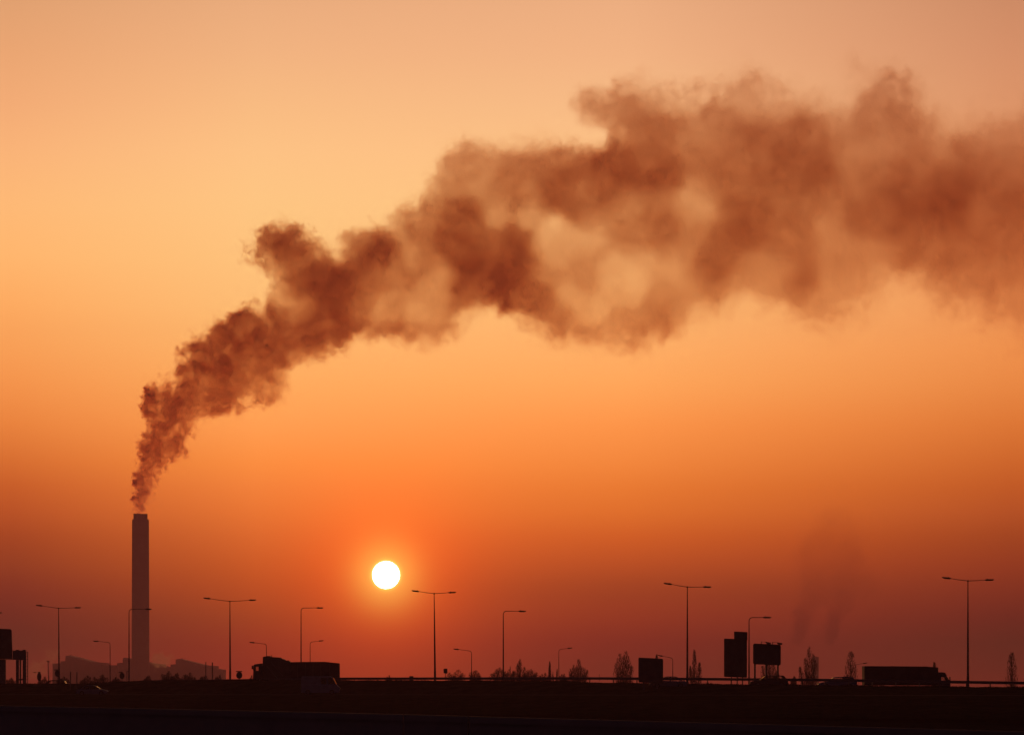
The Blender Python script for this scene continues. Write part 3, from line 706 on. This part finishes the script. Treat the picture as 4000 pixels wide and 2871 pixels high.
TR = [
 (2033, 2577, 54, 640, 'spiky bushy bare tree in the clump right of the tall single-arm lamp', 1, 'fan', 5),
 (2147, 2588, 12, 640, 'very slim bare tree left of the low right-pointing lamp, the leftmost of its pair', 2, 'poplar', 1),
 (2168, 2598, 16, 640, 'very slim leaning bare tree directly left of the low right-pointing lamp pole', 3, 'poplar', 2),
 (2261, 2578, 62, 640, 'fan-shaped bare tree with separate upright stems right of the low right-pointing lamp', 4, 'fan', 7),
 (2437, 2540, 62, 660, 'broad upright bare tree alone left of the plain square sign', 5, 'fan', 6),
 (2714, 2541, 40, 660, 'slim bare tree immediately right of the twin-arm lamp beside the plain sign', 6, 'fan', 3),
 (3008, 2568, 58, 660, 'bare tree seen between the posts of the floodlit sign', 7, 'fan', 5),
 (3158, 2530, 58, 660, 'tall many-stemmed bare tree in front of the narrow tower block', 8, 'fan', 5),
 (3324, 2548, 48, 660, 'pointed bare poplar left of the box lorry', 9, 'poplar', 1),
 (3650, 2590, 22, 700, 'bare tree whose tip peeks over the roof of the box lorry', 10, 'poplar', 1),
 (3953, 2552, 42, 660, 'pointed bare poplar at the far right', 11, 'poplar', 1),
 (2566, 2560, 20, 680, 'bare tree hidden behind the top right corner of the plain square sign', 12, 'poplar', 1),
]
for a in TR: bare_tree(*a[:6] if False else (a[0], a[1], a[2], a[3], a[4], a[5]), kind=a[6], stems=a[7])
BU = [
 (1782, 2620, 50, 'low bare bush left of the low lamp behind the square sign'), (1856, 2622, 34, 'low bare bush just right of the low lamp behind the square sign'),
 (1947, 2611, 46, 'rounded bare bush left of the tall single-arm lamp pole'), (1988, 2618, 40, 'rounded bare bush right of the tall single-arm lamp pole'),
 (2068, 2618, 44, 'low bare bush right of the spiky tree'), (2092, 2630, 34, 'small low bush at the right end of the clump'),
 (2128, 2634, 34, 'tiny bush left of the very slim tree pair'), (2202, 2636, 26, 'tiny bush between slim trees and fan-shaped tree'),
 (657, 2626, 40, 'bare bush in front of the plant right of the chimney foot'), (690, 2634, 30, 'smaller bush beside the bush right of the chimney foot'),
 (738, 2631, 38, 'rounded bare bush under the slope of the turbine hall roof'), (800, 2644, 30, 'tiny bush at the foot of the two tall posts'),
 (855, 2642, 26, 'tiny bush at the right end of the plant'), (580, 2645, 26, 'twiggy bush at the foot of the chimney'),
 (392, 2640, 44, 'dark bush left of the low lamp pole in front of the plant'), (338, 2644, 40, 'dark bush right of the pair of short posts'),
 (250, 2648, 34, 'small bush between the leftmost twin-arm lamp and the short posts'), (170, 2648, 30, 'small bush beside the oval sign'),
 (450, 2650, 30, 'small bush left of the round sign by the chimney lamp'), (40, 2652, 28, 'twiggy bush seen between the legs of the overhead sign'),
 (3308, 2640, 20, 'tiny bush at the foot of the pointed poplar left of the lorry'), (1518, 2642, 20, 'tiny tuft on the skyline below the sun'),
 (980, 2644, 22, 'tiny twiggy bush between the round sign and the left lorry'), (3100, 2646, 18, 'tiny bush right of the floodlit sign'),
]
for i, (px, yt, w_, lb_) in enumerate(BU):
    bare_tree(px, yt, w_*1.15, 560 if px < 1000 else 600, lb_, 100+i, 'bush', 6, nm='bush', cat='bush', group='bare bushes along the skyline')

# ------------------------------------------------------------------ smoke
D0 = 3190.0; SM = D0/F
# puffs of the plume traced as (px, py, radius px, optical depth); each is a real 3-D puff at its own depth
BL = """543 1990 11 .45;546 1967 14 .5;548 1945 17 .6;551 1924 21 .7;553 1894 24 .7;583 1885 24 .4;560 1855 27 .7;597 1850 32 .5;568 1821 29 .85;602 1821 30 .6
565 1781 31 .75;592 1786 30 .85;622 1772 30 .6;597 1752 34 .95;578 1718 30 .85;617 1722 32 .95;573 1678 18 .3;632 1688 28 .6;686 1718 28 .85;695 1742 20 .6;686 1683 26 .85;661 1752 22 .6
656 1654 32 1;632 1639 26 .85;671 1614 42 1.15;597 1614 24 .65;607 1580 36 .95;646 1580 40 1.05;583 1546 30 .95;578 1590 20 .4;612 1511 24 .5;642 1506 26 .6;661 1541 30 .85
715 1575 36 1.05;725 1619 30 .7;745 1644 26 .45;774 1614 30 .5;764 1580 36 .85;725 1541 26 .75;813 1585 30 .7;823 1546 34 .95;868 1585 32 .85;774 1546 32 .75
740 1497 34 .95;705 1482 22 .5;725 1447 28 .75;794 1521 30 .6;818 1487 34 .5;868 1516 36 .75;907 1526 36 .95;922 1487 34 .85
730 1398 26 .6;774 1408 40 .95;823 1398 48 1.2;863 1428 46 1.2;794 1359 36 .85;809 1325 24 .6;877 1379 42 1.1;858 1349 36 .9;941 1329 48 1.2;990 1329 46 1.1;892 1315 34 .8
951 1438 42 .75;1005 1423 44 .85;1059 1423 42 .95;1040 1462 36 .75;971 1506 34 .5;941 1546 30 .45;1010 1511 34 .55;1049 1546 34 .55;1089 1521 28 .35;1098 1462 34 .5
1138 1325 44 .85;1187 1349 44 .75;1246 1339 46 1.05;1261 1383 28 .7;1211 1388 28 .5;1285 1349 30 .6;1157 1393 28 .4
957 1299 52 1.15;969 1247 30 .8;1095 1247 36 .95;1015 1213 22 .3;1072 1287 42 .95;1146 1287 42 .95;1215 1299 48 1.2;1267 1316 42 1.1;1318 1247 44 1.2
1301 1173 52 1.3;1244 1144 46 .95;1324 1144 52 1.3;1187 1201 44 .6;1129 1173 34 .3;1089 1132 34 .33;1158 1144 34 .7;1221 1075 44 1.1;1273 1058 44 1.1;1336 1075 48 1.2;1152 1075 36 .6;1072 1058 34 .35
1026 989 32 .6;1060 943 36 .85;1106 915 30 .85;1129 966 42 .95;1187 955 34 .75;1238 949 24 .4;1267 1001 26 .5;1072 1012 36 .7;1175 1012 38 .7
1347 972 24 .45;1359 938 20 .45;1387 989 34 .9;1445 995 42 1.4;1496 972 42 1.3;1427 926 26 .55;1439 890 14 .35;1502 920 30 .95;1519 886 18 .5;1548 915 26 .5
1416 1046 40 1.1;1473 1046 38 .95;1393 1115 46 .95;1462 1115 42 .8;1530 1075 42 .7;1588 1087 42 .72;1427 1190 44 .78;1404 1259 38 .7;1502 1213 46 .5;1559 1167 46 .48;1473 1287 36 .6;1548 1287 40 .72;1617 1299 38 .5;1645 1339 24 .3;1702 1259 40 .38;1748 1333 22 .25
1645 989 46 .6;1588 1001 40 .4;1662 909 40 .95;1617 875 40 .7;1605 829 34 .45;1817 1029 54 1.2;1846 1001 54 1.3;1788 875 64 1.35;1830 857 54 1.45;1748 886 48 1.05;1714 834 46 .7;1846 943 54 1.1
1932 972 46 1.2;2006 938 44 1.45;2029 955 38 1.35;2078 955 26 .5;2046 886 26 .4;1989 1029 50 1.2;1920 1075 60 1.2;1978 1087 56 1.2;1794 1132 50 1.1;1817 1167 36 .85;1748 1069 40 .35;1748 1173 36 .35
2075 1155 54 1.05;2150 1087 32 .6;2104 1230 46 .85;2161 1259 50 .72;1978 1350 20 .07;1789 604 46 .5;1870 590 42 .5;1749 678 46 .42;1890 552 22 .3;1857 678 54 .6;1803 739 50 .6;1701 746 40 .45;1641 827 34 .6
1978 732 56 .8;2059 678 56 .75;2127 624 46 .72;2005 536 36 .1;2073 557 36 .2;2039 773 52 .85;1938 773 54 .6;1924 827 36 .48;2174 705 66 .95;2276 678 66 .95;2276 590 44 .75;2343 638 62 1.05;2242 800 62 1.05
2330 786 56 .95;2411 705 66 .95;2593 685 58 1.15;2512 705 62 1;2445 604 56 .95;2532 590 56 .82;2309 374 28 .4;2303 435 36 .5;2357 462 38 .55;2411 435 38 .45;2465 469 52 .62;2512 335 28 .2;2559 401 44 .38;2512 516 52 .85
2600 516 52 1;2661 489 48 .82;2438 536 44 .72;2647 422 46 .48;2715 536 52 .7;2803 455 52 .8;2343 874 56 .6;2445 888 60 .95;2532 854 56 1.05;2593 894 56 .95;2492 928 54 .95;2580 949 46 .85;2465 786 54 .65;2566 786 54 .7
2174 888 30 .15;2309 942 46 .4;2249 1057 48 .6;2296 1030 46 .6;2289 1111 46 .6;2208 1043 34 .5;2086 1178 42 .85;2174 1246 46 .55;2113 1266 34 .35;2208 1293 34 .42;2343 1212 30 .2;2397 1043 46 .35;2445 1145 46 .32;2411 1293 36 .35
2499 1266 44 .62;2445 1246 46 .55;2546 1314 24 .4;2580 1212 54 .7;2600 1145 54 .65;2681 1165 46 .55;2654 1232 36 .4;2512 1030 50 .38;2647 1009 52 .5;2749 1057 56 .7;2803 1016 56 .75;2695 881 56 .6;2695 786 56 .35;2803 719 62 .95;2850 922 62 .95;2749 611 56 .75
2869 285 26 .12;2811 465 52 .72;2958 421 54 .48;2914 554 56 .85;3010 392 36 .35;3142 369 36 .25;3172 431 40 .35;3113 546 62 1.2;3083 657 72 1.35;3157 613 62 1.1;3032 642 58 1.05;3179 701 56 1.1;2958 731 66 1;3260 723 40 .85;3032 495 52 .72;3172 517 46 .9
2936 812 62 1.05;2965 900 56 1.05;2906 937 46 .9;3054 863 62 .88;3127 900 52 .88;3083 966 50 .75;3216 804 52 .75;3216 863 46 .6;2788 1055 46 .65;2774 1121 42 .5;2958 1033 56 .45;3032 1070 54 .48;3142 1114 46 .82;3113 1165 44 .6;3068 1114 46 .6;3282 1224 24 .35;3231 1210 34 .38;3179 1187 38 .5;3253 1106 52 .42
3326 1011 62 .58;3253 996 56 .6;3312 278 24 .1;3385 300 34 .18;3437 347 40 .5;3496 384 46 .78;3555 369 38 .48;3606 392 34 .3;3511 458 52 .82;3400 443 46 .7;3385 495 46 .82;3584 451 56 .62;3643 495 40 .4;3341 480 42 .5;3290 510 42 .6
3378 583 56 .65;3304 613 52 .75;3474 568 56 .65;3584 568 62 .65;3680 591 52 .7;3754 583 48 .78;3437 657 62 .88;3533 679 62 .92;3621 657 56 .82;3732 672 56 .92;3363 701 56 .82;3511 753 66 1.05;3717 760 70 1.3;3791 716 52 1.2;3621 790 66 1.15;3680 834 70 1.35;3503 848 66 1.35;3407 848 62 1.05;3422 775 56 1;3452 915 60 1.05
3584 900 66 1.05;3746 885 66 1.15;3879 790 76 1.05;3982 767 62 1.25;3953 863 72 1.05;3864 900 72 1.05;3842 672 62 .75;3916 701 62 .78;3982 657 62 .8;3547 989 52 .82;3658 996 58 .85;3769 981 66 .92;3879 996 66 .95;3982 974 66 .95;3621 1070 46 .5;3732 1084 52 .52;3842 1084 54 .6;3953 1084 62 .68
3916 1173 52 .55;3990 1180 52 .5;3805 1180 42 .25;3938 1255 36 .28;3805 517 64 .4;3916 532 66 .42;3982 583 70 .62;3732 458 46 .12;3842 451 54 .18;3953 436 54 .22"""
EXT = [(4075+95*i, y + 25*math.sin(i*1.7+j), 95, w) for i in range(8) for j, (y, w) in enumerate(((470, .3), (580, .65), (700, 1.0), (820, 1.15), (940, 1.0), (1060, .7), (1180, .4)))]

def blobs(txt, extra=()):
    a = [tuple(float(v) for v in q.split()) for ln in txt.split('\n') for q in ln.split(';') if q.strip()]
    return np.array(a + [tuple(e) for e in extra], float)
# outline of the plume as traced (x2268-wide picture), closed beyond the right edge
OUT = """298 1137,299 1095,302 1050,308 1010,312 965,328 930,318 905,316 875,340 848,370 842,390 862,392 830,402 790,425 755,455 742,480 725,515 700,545 684,590 680,600 640,585 600,562 570,560 540,580 515,620 503,655 508,690 525,712 545,745 562,760 528,800 508,850 498,880 470,915 450,945 425,965 380,985 340,1020 322,1070 310,1110 325,1160 305,1220 315,1280 330,1340 325,1362 298,1310 272,1285 235,1300 208,1350 200,1410 180,1470 202,1520 208,1590 198,1610 168,1660 152,1720 188,1800 208,1870 220,1895 195,1872 162,1930 152,1990 180,2040 205,2080 245,2110 275,2180 255,2268 240,2500 210,2680 200,2680 800,2500 780,2268 735,2200 710,2100 680,2030 648,1965 645,1900 690,1850 720,1780 712,1720 695,1650 675,1560 712,1480 745,1400 772,1330 765,1240 750,1180 722,1130 690,1085 678,1035 700,1000 742,940 765,860 752,790 745,740 778,680 803,642 818,640 860,600 895,555 888,500 912,450 925,412 958,402 998,362 1018,346 1058,328 1098,318 1137"""
HOLES = [(2300,1190,45,.3),(2240,1150,40,.36),(1324,1012,28,.12),(2130,935,44,.3),(2190,985,36,.42),(2215,930,36,.35),(1240,1000,24,.35),(1650,1130,40,.42),(1690,1190,40,.36),(2200,500,40,.1),(2300,520,36,.15),(3290,400,45,.2),(3700,360,50,.15),(2720,1230,40,.15),(2900,1200,50,.15),(3050,1220,50,.2),(3450,1090,50,.35),(3560,1120,50,.3),(1830,1230,40,.15),(1730,1120,36,.42),(2620,1070,50,.35),(2700,1120,40,.45),(2390,1100,50,.3),(2480,1090,45,.25),(2740,830,45,.4),(2760,740,40,.45),(2890,1100,45,.4),(3350,640,60,.62),(3000,620,50,.85),(2860,600,50,.8),(2700,420,40,.4),(2900,380,40,.4),(3050,430,40,.35),(3400,980,60,.55),(1950,860,40,.45),(2060,850,36,.4),(1900,640,45,.45),(1620,1230,40,.35),(3700,500,50,.3),(2110,590,36,.3),(1290,1260,26,.7),(1500,1000,30,1),(1550,1000,30,.8)]
def plume_map(B, X, Y):
    P = np.array([[float(v)*1.7637 for v in q.split()] for q in OUT.replace('\n', '').split(',')])
    inside = np.zeros(X.shape, bool); dist = np.full(X.shape, 1e9)
    for (x1, y1), (x2, y2) in zip(P, np.roll(P, -1, 0)):
        if y1 != y2:
            inside ^= ((Y < y1) != (Y < y2)) & (X < (x2-x1)*(Y-y1)/(y2-y1)+x1)
        t = np.clip(((X-x1)*(x2-x1)+(Y-y1)*(y2-y1))/((x2-x1)**2+(y2-y1)**2+1e-9), 0, 1)
        dist = np.minimum(dist, np.hypot(X-x1-t*(x2-x1), Y-y1-t*(y2-y1)))
    sd = np.where(inside, dist, -dist)
    s = np.full(X.shape, 2e-4); so = s*.4
    for x, y, r, o in list(B) + HOLES:
        if x > 4020: r = r*1.0
        d2 = (X-x)**2+(Y-y)**2; g = np.exp(-d2/(.95*r)**2) + .03*np.exp(-d2/(1.9*r)**2); s += g; so += g*o
    T = so/s
    wd_ = np.interp(X, [520, 700, 1300, 2000, 3000, 4000], [7, 14, 22, 36, 58, 90]) + np.clip((Y-1000)/1000, 0, 1)*0
    return T, np.clip((sd+wd_*.9)/(wd_*2.3), -2, 4), sd

def smoke_volume(name, maps, d, X, Y, voxel, material, warp, fine, grow_rows, contrast=1.0, ragged=1.0, fade=None):
    """maps: optical depth, edge measure and half thickness (photo px) on a lattice; the density is built in 3-D from them,
    rounded in depth, stirred by turbulence and broken up by fractal noise"""
    S = d/F; T, cl, hp = maps; nz, nx = X.shape; stp = (X[0, 1]-X[0, 0])*S
    gx0 = (X[0, 0]-2000)*S; gz0 = CAMZ+(HY-Y[-1, 0])*S           # rows flipped so that z rises with the index
    arr = np.stack([T[::-1], cl[::-1], hp[::-1]*S], -1).reshape(-1, 3).astype(np.float32)
    me = bpy.data.meshes.new(name); me.vertices.add(nx*nz)
    gx, gz = np.meshgrid(gx0+np.arange(nx)*stp, gz0+np.arange(nz)*stp)
    me.vertices.foreach_set('co', np.stack([gx, np.full_like(gx, d), gz], -1).astype(np.float32).ravel())
    at = me.attributes.new('field', 'FLOAT_VECTOR', 'POINT'); at.data.foreach_set('vector', arr.ravel())
    ng = bpy.data.node_groups.new(name+'_field', 'GeometryNodeTree')
    ng.interface.new_socket('Geometry', in_out='INPUT', socket_type='NodeSocketGeometry')
    ng.interface.new_socket('Geometry', in_out='OUTPUT', socket_type='NodeSocketGeometry')
    G = ng.nodes; K = ng.links
    gi = G.new('NodeGroupInput')
    def m_(op, a, b=None, c=None):
        q = G.new('ShaderNodeMath'); q.operation = op
        for i, v in enumerate((a, b, c)):
            if v is None: continue
            if isinstance(v, (int, float, np.floating)): q.inputs[i].default_value = float(v)
            else: K.new(v, q.inputs[i])
        return q.outputs[0]
    def v_(op, a, b):
        q = G.new('ShaderNodeVectorMath'); q.operation = op
        for i, v in enumerate((a, b)):
            if isinstance(v, tuple): q.inputs[i].default_value = v
            else: K.new(v, q.inputs[i])
        return q.outputs[0]
    def noise(p, size, det, rough=.55, out='Fac'):
        q = G.new('ShaderNodeTexNoise'); q.inputs['Scale'].default_value = 1/size; q.inputs['Detail'].default_value = det; q.inputs['Roughness'].default_value = rough
        K.new(p, q.inputs['Vector']); return q.outputs[out]
    def mr_(v, a, b, c, d_, sm=False):
        q = G.new('ShaderNodeMapRange'); q.interpolation_type = 'SMOOTHSTEP' if sm else 'LINEAR'
        K.new(v, q.inputs[0])
        for i, x in enumerate((a, b, c, d_)): q.inputs[i+1].default_value = float(x)
        return q.outputs[0]
    def scl(v, s):
        q = G.new('ShaderNodeVectorMath'); q.operation = 'SCALE'; K.new(v, q.inputs[0])
        if isinstance(s, (int, float)): q.inputs['Scale'].default_value = s
        else: K.new(s, q.inputs['Scale'])
        return q.outputs[0]
    def fl_(a, b, f):
        q = G.new('ShaderNodeMix'); q.data_type = 'FLOAT'; K.new(f, q.inputs[0])
        for i, v in ((2, a), (3, b)):
            if isinstance(v, (int, float)): q.inputs[i].default_value = v
            else: K.new(v, q.inputs[i])
        return q.outputs[0]
    def sep(v):
        q = G.new('ShaderNodeSeparateXYZ'); K.new(v, q.inputs[0]); return q.outputs
    pos = G.new('GeometryNodeInputPosition').outputs[0]
    px_, py_, pz_ = sep(pos)
    grow = mr_(pz_, CAMZ+(HY-grow_rows[0])*S, CAMZ+(HY-grow_rows[1])*S, grow_rows[2], 1.0)   # eddies grow as the plume climbs
    cen = (.5, .5, .5)
    w1 = scl(v_('SUBTRACT', noise(pos, warp*2.2, 2, .5, 'Color'), cen), m_('MULTIPLY', grow, warp*.55))
    w2 = scl(v_('SUBTRACT', noise(pos, warp*.62, 3, .6, 'Color'), cen), m_('MULTIPLY', grow, warp*.9))
    w3 = scl(v_('SUBTRACT', noise(pos, warp*.2, 2, .6, 'Color'), cen), m_('MULTIPLY', m_('ADD', grow, .6), warp*.3))
    p = v_('ADD', v_('ADD', v_('ADD', pos, w1), w2), w3)
    qx, qy, qz = sep(p)
    fx = m_('MINIMUM', m_('MAXIMUM', m_('DIVIDE', m_('SUBTRACT', qx, gx0), stp), 0.0), nx-1.01)
    fz = m_('MINIMUM', m_('MAXIMUM', m_('DIVIDE', m_('SUBTRACT', qz, gz0), stp), 0.0), nz-1.01)
    ix = m_('FLOOR', fx); iz = m_('FLOOR', fz); tx = m_('FRACT', fx); tz = m_('FRACT', fz)
    base = m_('MULTIPLY_ADD', iz, float(nx), ix)
    na = G.new('GeometryNodeInputNamedAttribute'); na.data_type = 'FLOAT_VECTOR'; na.inputs['Name'].default_value = 'field'
    def smp(off):
        q = G.new('GeometryNodeSampleIndex'); q.data_type = 'FLOAT_VECTOR'; q.domain = 'POINT'; q.clamp = True
        K.new(gi.outputs[0], q.inputs['Geometry']); K.new(na.outputs[0], q.inputs['Value']); K.new(m_('ADD', base, float(off)), q.inputs['Index'])
        return q.outputs[0]
    def vmix(a, b, f):
        q = G.new('ShaderNodeMix'); q.data_type = 'VECTOR'; K.new(f, q.inputs[0]); K.new(a, q.inputs[4]); K.new(b, q.inputs[5]); return q.outputs[1]
    fld = vmix(vmix(smp(0), smp(1), tx), vmix(smp(nx), smp(nx+1), tx), tz)
    od, ce, hh = sep(fld)
    big = noise(pos, warp*5, 1, .5)
    yc = m_('MULTIPLY', m_('SUBTRACT', big, .5), m_('MULTIPLY', hh, 1.6))
    u = m_('DIVIDE', m_('SUBTRACT', m_('SUBTRACT', qy, d), yc), m_('MAXIMUM', hh, .5))
    prof = m_('POWER', m_('MAXIMUM', m_('SUBTRACT', 1.0, m_('MULTIPLY', u, u)), 0.0), 1.4)
    near = mr_(px_, (700-2000)*S, (2500-2000)*S, 1, 0)
    nA = fl_(noise(p, fine*2.6, 4, .6), noise(p, fine*1.25, 4, .62), near)
    nB = fl_(noise(p, fine*.85, 5, .66), noise(p, fine*.42, 5, .68), near)
    nn = m_('ADD', m_('MULTIPLY', nA, .5), m_('MULTIPLY', nB, .5))
    jit = m_('MULTIPLY', m_('SUBTRACT', nn, .5), m_('MULTIPLY_ADD', near, 7.5*ragged, 3.6*ragged))
    e = mr_(m_('ADD', m_('MINIMUM', ce, 2.6), jit), .0, 1.0, 0, 1, True)
    con = m_('MAXIMUM', m_('MULTIPLY_ADD', m_('SUBTRACT', nn, .5), m_('MULTIPLY_ADD', near, 5.2*contrast, 3.4*contrast), 1.0), 0.0)
    dens = m_('MULTIPLY', m_('MULTIPLY', m_('DIVIDE', od, m_('MULTIPLY', m_('MAXIMUM', hh, .5), 1.15)), prof), m_('MULTIPLY', e, con))
    if fade: dens = m_('MULTIPLY', dens, mr_(px_, (fade[0]-2000)*S, (fade[1]-2000)*S, 0, 1))
    vc = G.new('GeometryNodeVolumeCube'); K.new(dens, vc.inputs['Density'])
    hm_ = float(hp.max())*S*1.9+4
    lo = Vector((gx0, d-hm_, gz0)); hi = Vector((gx0+(nx-1)*stp, d+hm_, gz0+(nz-1)*stp))
    vc.inputs['Min'].default_value = lo; vc.inputs['Max'].default_value = hi
    for ax, k in zip('XYZ', range(3)): vc.inputs['Resolution '+ax].default_value = max(8, int((hi[k]-lo[k])/voxel))
    sm_ = G.new('GeometryNodeSetMaterial'); sm_.inputs['Material'].default_value = material
    K.new(vc.outputs[0], sm_.inputs[0]); go = G.new('NodeGroupOutput'); K.new(sm_.outputs[0], go.inputs[0])
    me.materials.append(material)
    o = bpy.data.objects.new(name, me); col.objects.link(o)
    md = o.modifiers.new('density_field', 'NODES'); md.node_group = ng
    return o
def lattice(x0, x1, y0, y1, st): return np.meshgrid(np.arange(x0, x1+st, st, dtype=float), np.arange(y0, y1+st, st, dtype=float))

def smoke_mat(name, ab, sc_, an):
    m = bpy.data.materials.new(name); m.use_nodes = True; t = m.node_tree; t.nodes.clear()
    o_ = t.nodes.new('ShaderNodeOutputMaterial'); vi = t.nodes.new('ShaderNodeVolumeInfo'); vc = t.nodes.new('ShaderNodeVolumeCoefficients')
    for nm, cc in (('Absorption Coefficients', ab), ('Scatter Coefficients', sc_)):
        q = t.nodes.new('ShaderNodeVectorMath'); q.operation = 'SCALE'; q.inputs[0].default_value = cc
        t.links.new(vi.outputs['Density'], q.inputs['Scale']); t.links.new(q.outputs[0], vc.inputs[nm])
    vc.inputs['Anisotropy'].default_value = an
    t.links.new(vc.outputs[0], o_.inputs['Volume']); return m
MS = smoke_mat('sooty_smoke', (.86, .86, .55), (.1, .92, 1.8), .45)
def plume_part(nm, x0, x1, y0, y1, st, voxel, fade):
    X_, Y_ = lattice(x0, x1, y0, y1, st)
    T_, E_, SD_ = plume_map(blobs(BL, EXT), X_, Y_)
    T_ = np.maximum(T_, .2)*np.interp(X_, [500, 1900, 2500, 3300], [1.3, 1.3, 1.12, .76])
    H_ = .45*np.clip(SD_, 0, 200) + np.interp(X_, [520, 560, 800, 1500, 4000], [9, 22, 45, 80, 120])
    o = smoke_volume(nm, (T_, E_, H_), D0, X_, Y_, voxel, MS, 22, 11, (2000, 1000, .26), fade=fade); o.parent = plume
plume = bpy.data.objects.new('smoke_plume', None); col.objects.link(plume)
tag(plume, 'long brown smoke plume rising from the chimney and drifting across the orange sky', 'smoke', kind='stuff')
plume_part('rising_smoke', 490, 1170, 870, 2010, 5, .9, (1150, 1060))
plume_part('drifting_smoke', 1050, 4640, 120, 1440, 8, 1.9, (1060, 1150))
def wisp(nm, txt, d, voxel, m, warp, fine, label, h=1.0):
    B = blobs(txt); pad = 2.4*B[:, 2].max()
    X_, Y_ = lattice(B[:, 0].min()-pad, B[:, 0].max()+pad, B[:, 1].min()-pad, B[:, 1].max()+pad, 4)
    s = np.full(X_.shape, 1e-4); so = s*.1; cv = np.ones(X_.shape)
    for x, y, r, o in B:
        d2 = (X_-x)**2+(Y_-y)**2; g = np.exp(-d2/r**2); s += g; so += g*o; cv *= 1-.98*np.exp(-d2/(1.15*r)**2)
    H_ = np.full(X_.shape, B[:, 2].mean()*h)
    o = smoke_volume(nm, (so/s, (1-cv)*2.0-.55, H_), d, X_, Y_, voxel, m, warp, fine, (9000, 8000, 1.0), .9, .8)
    return tag(o, label, 'smoke', kind='stuff')
MG = smoke_mat('thin_grey_smoke', (1.1, 1.3, 1.0), (.1, .2, .3), .3)
wisp('smoke_wisp', '3112 2490 22 .16;3128 2450 28 .26;3140 2410 32 .24;3120 2380 20 .18;3165 2360 30 .15;3235 2500 22 .16;3250 2455 26 .22;3262 2410 24 .2;3290 2360 34 .12;3205 2310 60 .14;3280 2230 80 .12;3220 2150 90 .12;3190 2240 60 .12;3270 2060 80 .05;3370 2280 60 .08', 3100, 2.6, MG, 16, 9, 'faint smoke wisps climbing above the narrow tower block at the right')
MW = smoke_mat('white_steam', (.9, 1.2, .9), (.5, .5, .4), .7)
wisp('steam_puff', '612 2584 15 .5;625 2574 15 .55;640 2586 12 .45;606 2568 11 .25;628 2558 11 .2;655 2572 12 .2;668 2562 10 .12;650 2594 10 .25', 3150, 1.0, MW, 7, 4, 'small steam puff rising from the plant roof just right of the chimney foot')
wisp('steam_cloud', '205 2560 16 .2;190 2545 14 .14;218 2548 12 .12;168 2590 16 .14;140 2610 20 .24;160 2622 18 .2;125 2628 16 .16', 3150, 1.4, MW, 9, 5, 'faint steam cloud drifting at the left end of the plant')
#ENDSMOKE#

# ------------------------------------------------------------------ haze
hm = bpy.data.materials.new('thin_haze'); hm.use_nodes = True; t = hm.node_tree; t.nodes.clear()
o_ = t.nodes.new('ShaderNodeOutputMaterial'); pv = t.nodes.new('ShaderNodeVolumePrincipled')
pv.inputs['Color'].default_value = (.8, .42, .66, 1); pv.inputs['Density'].default_value = 1.1e-4; pv.inputs['Anisotropy'].default_value = .6
t.links.new(pv.outputs[0], o_.inputs['Volume'])
hb = MB().box(-6100, 6100, -500, 6100, -3, 720).build('haze', hm)
tag(hb, 'thin reddish evening haze filling the air over the whole landscape', 'haze', kind='stuff')
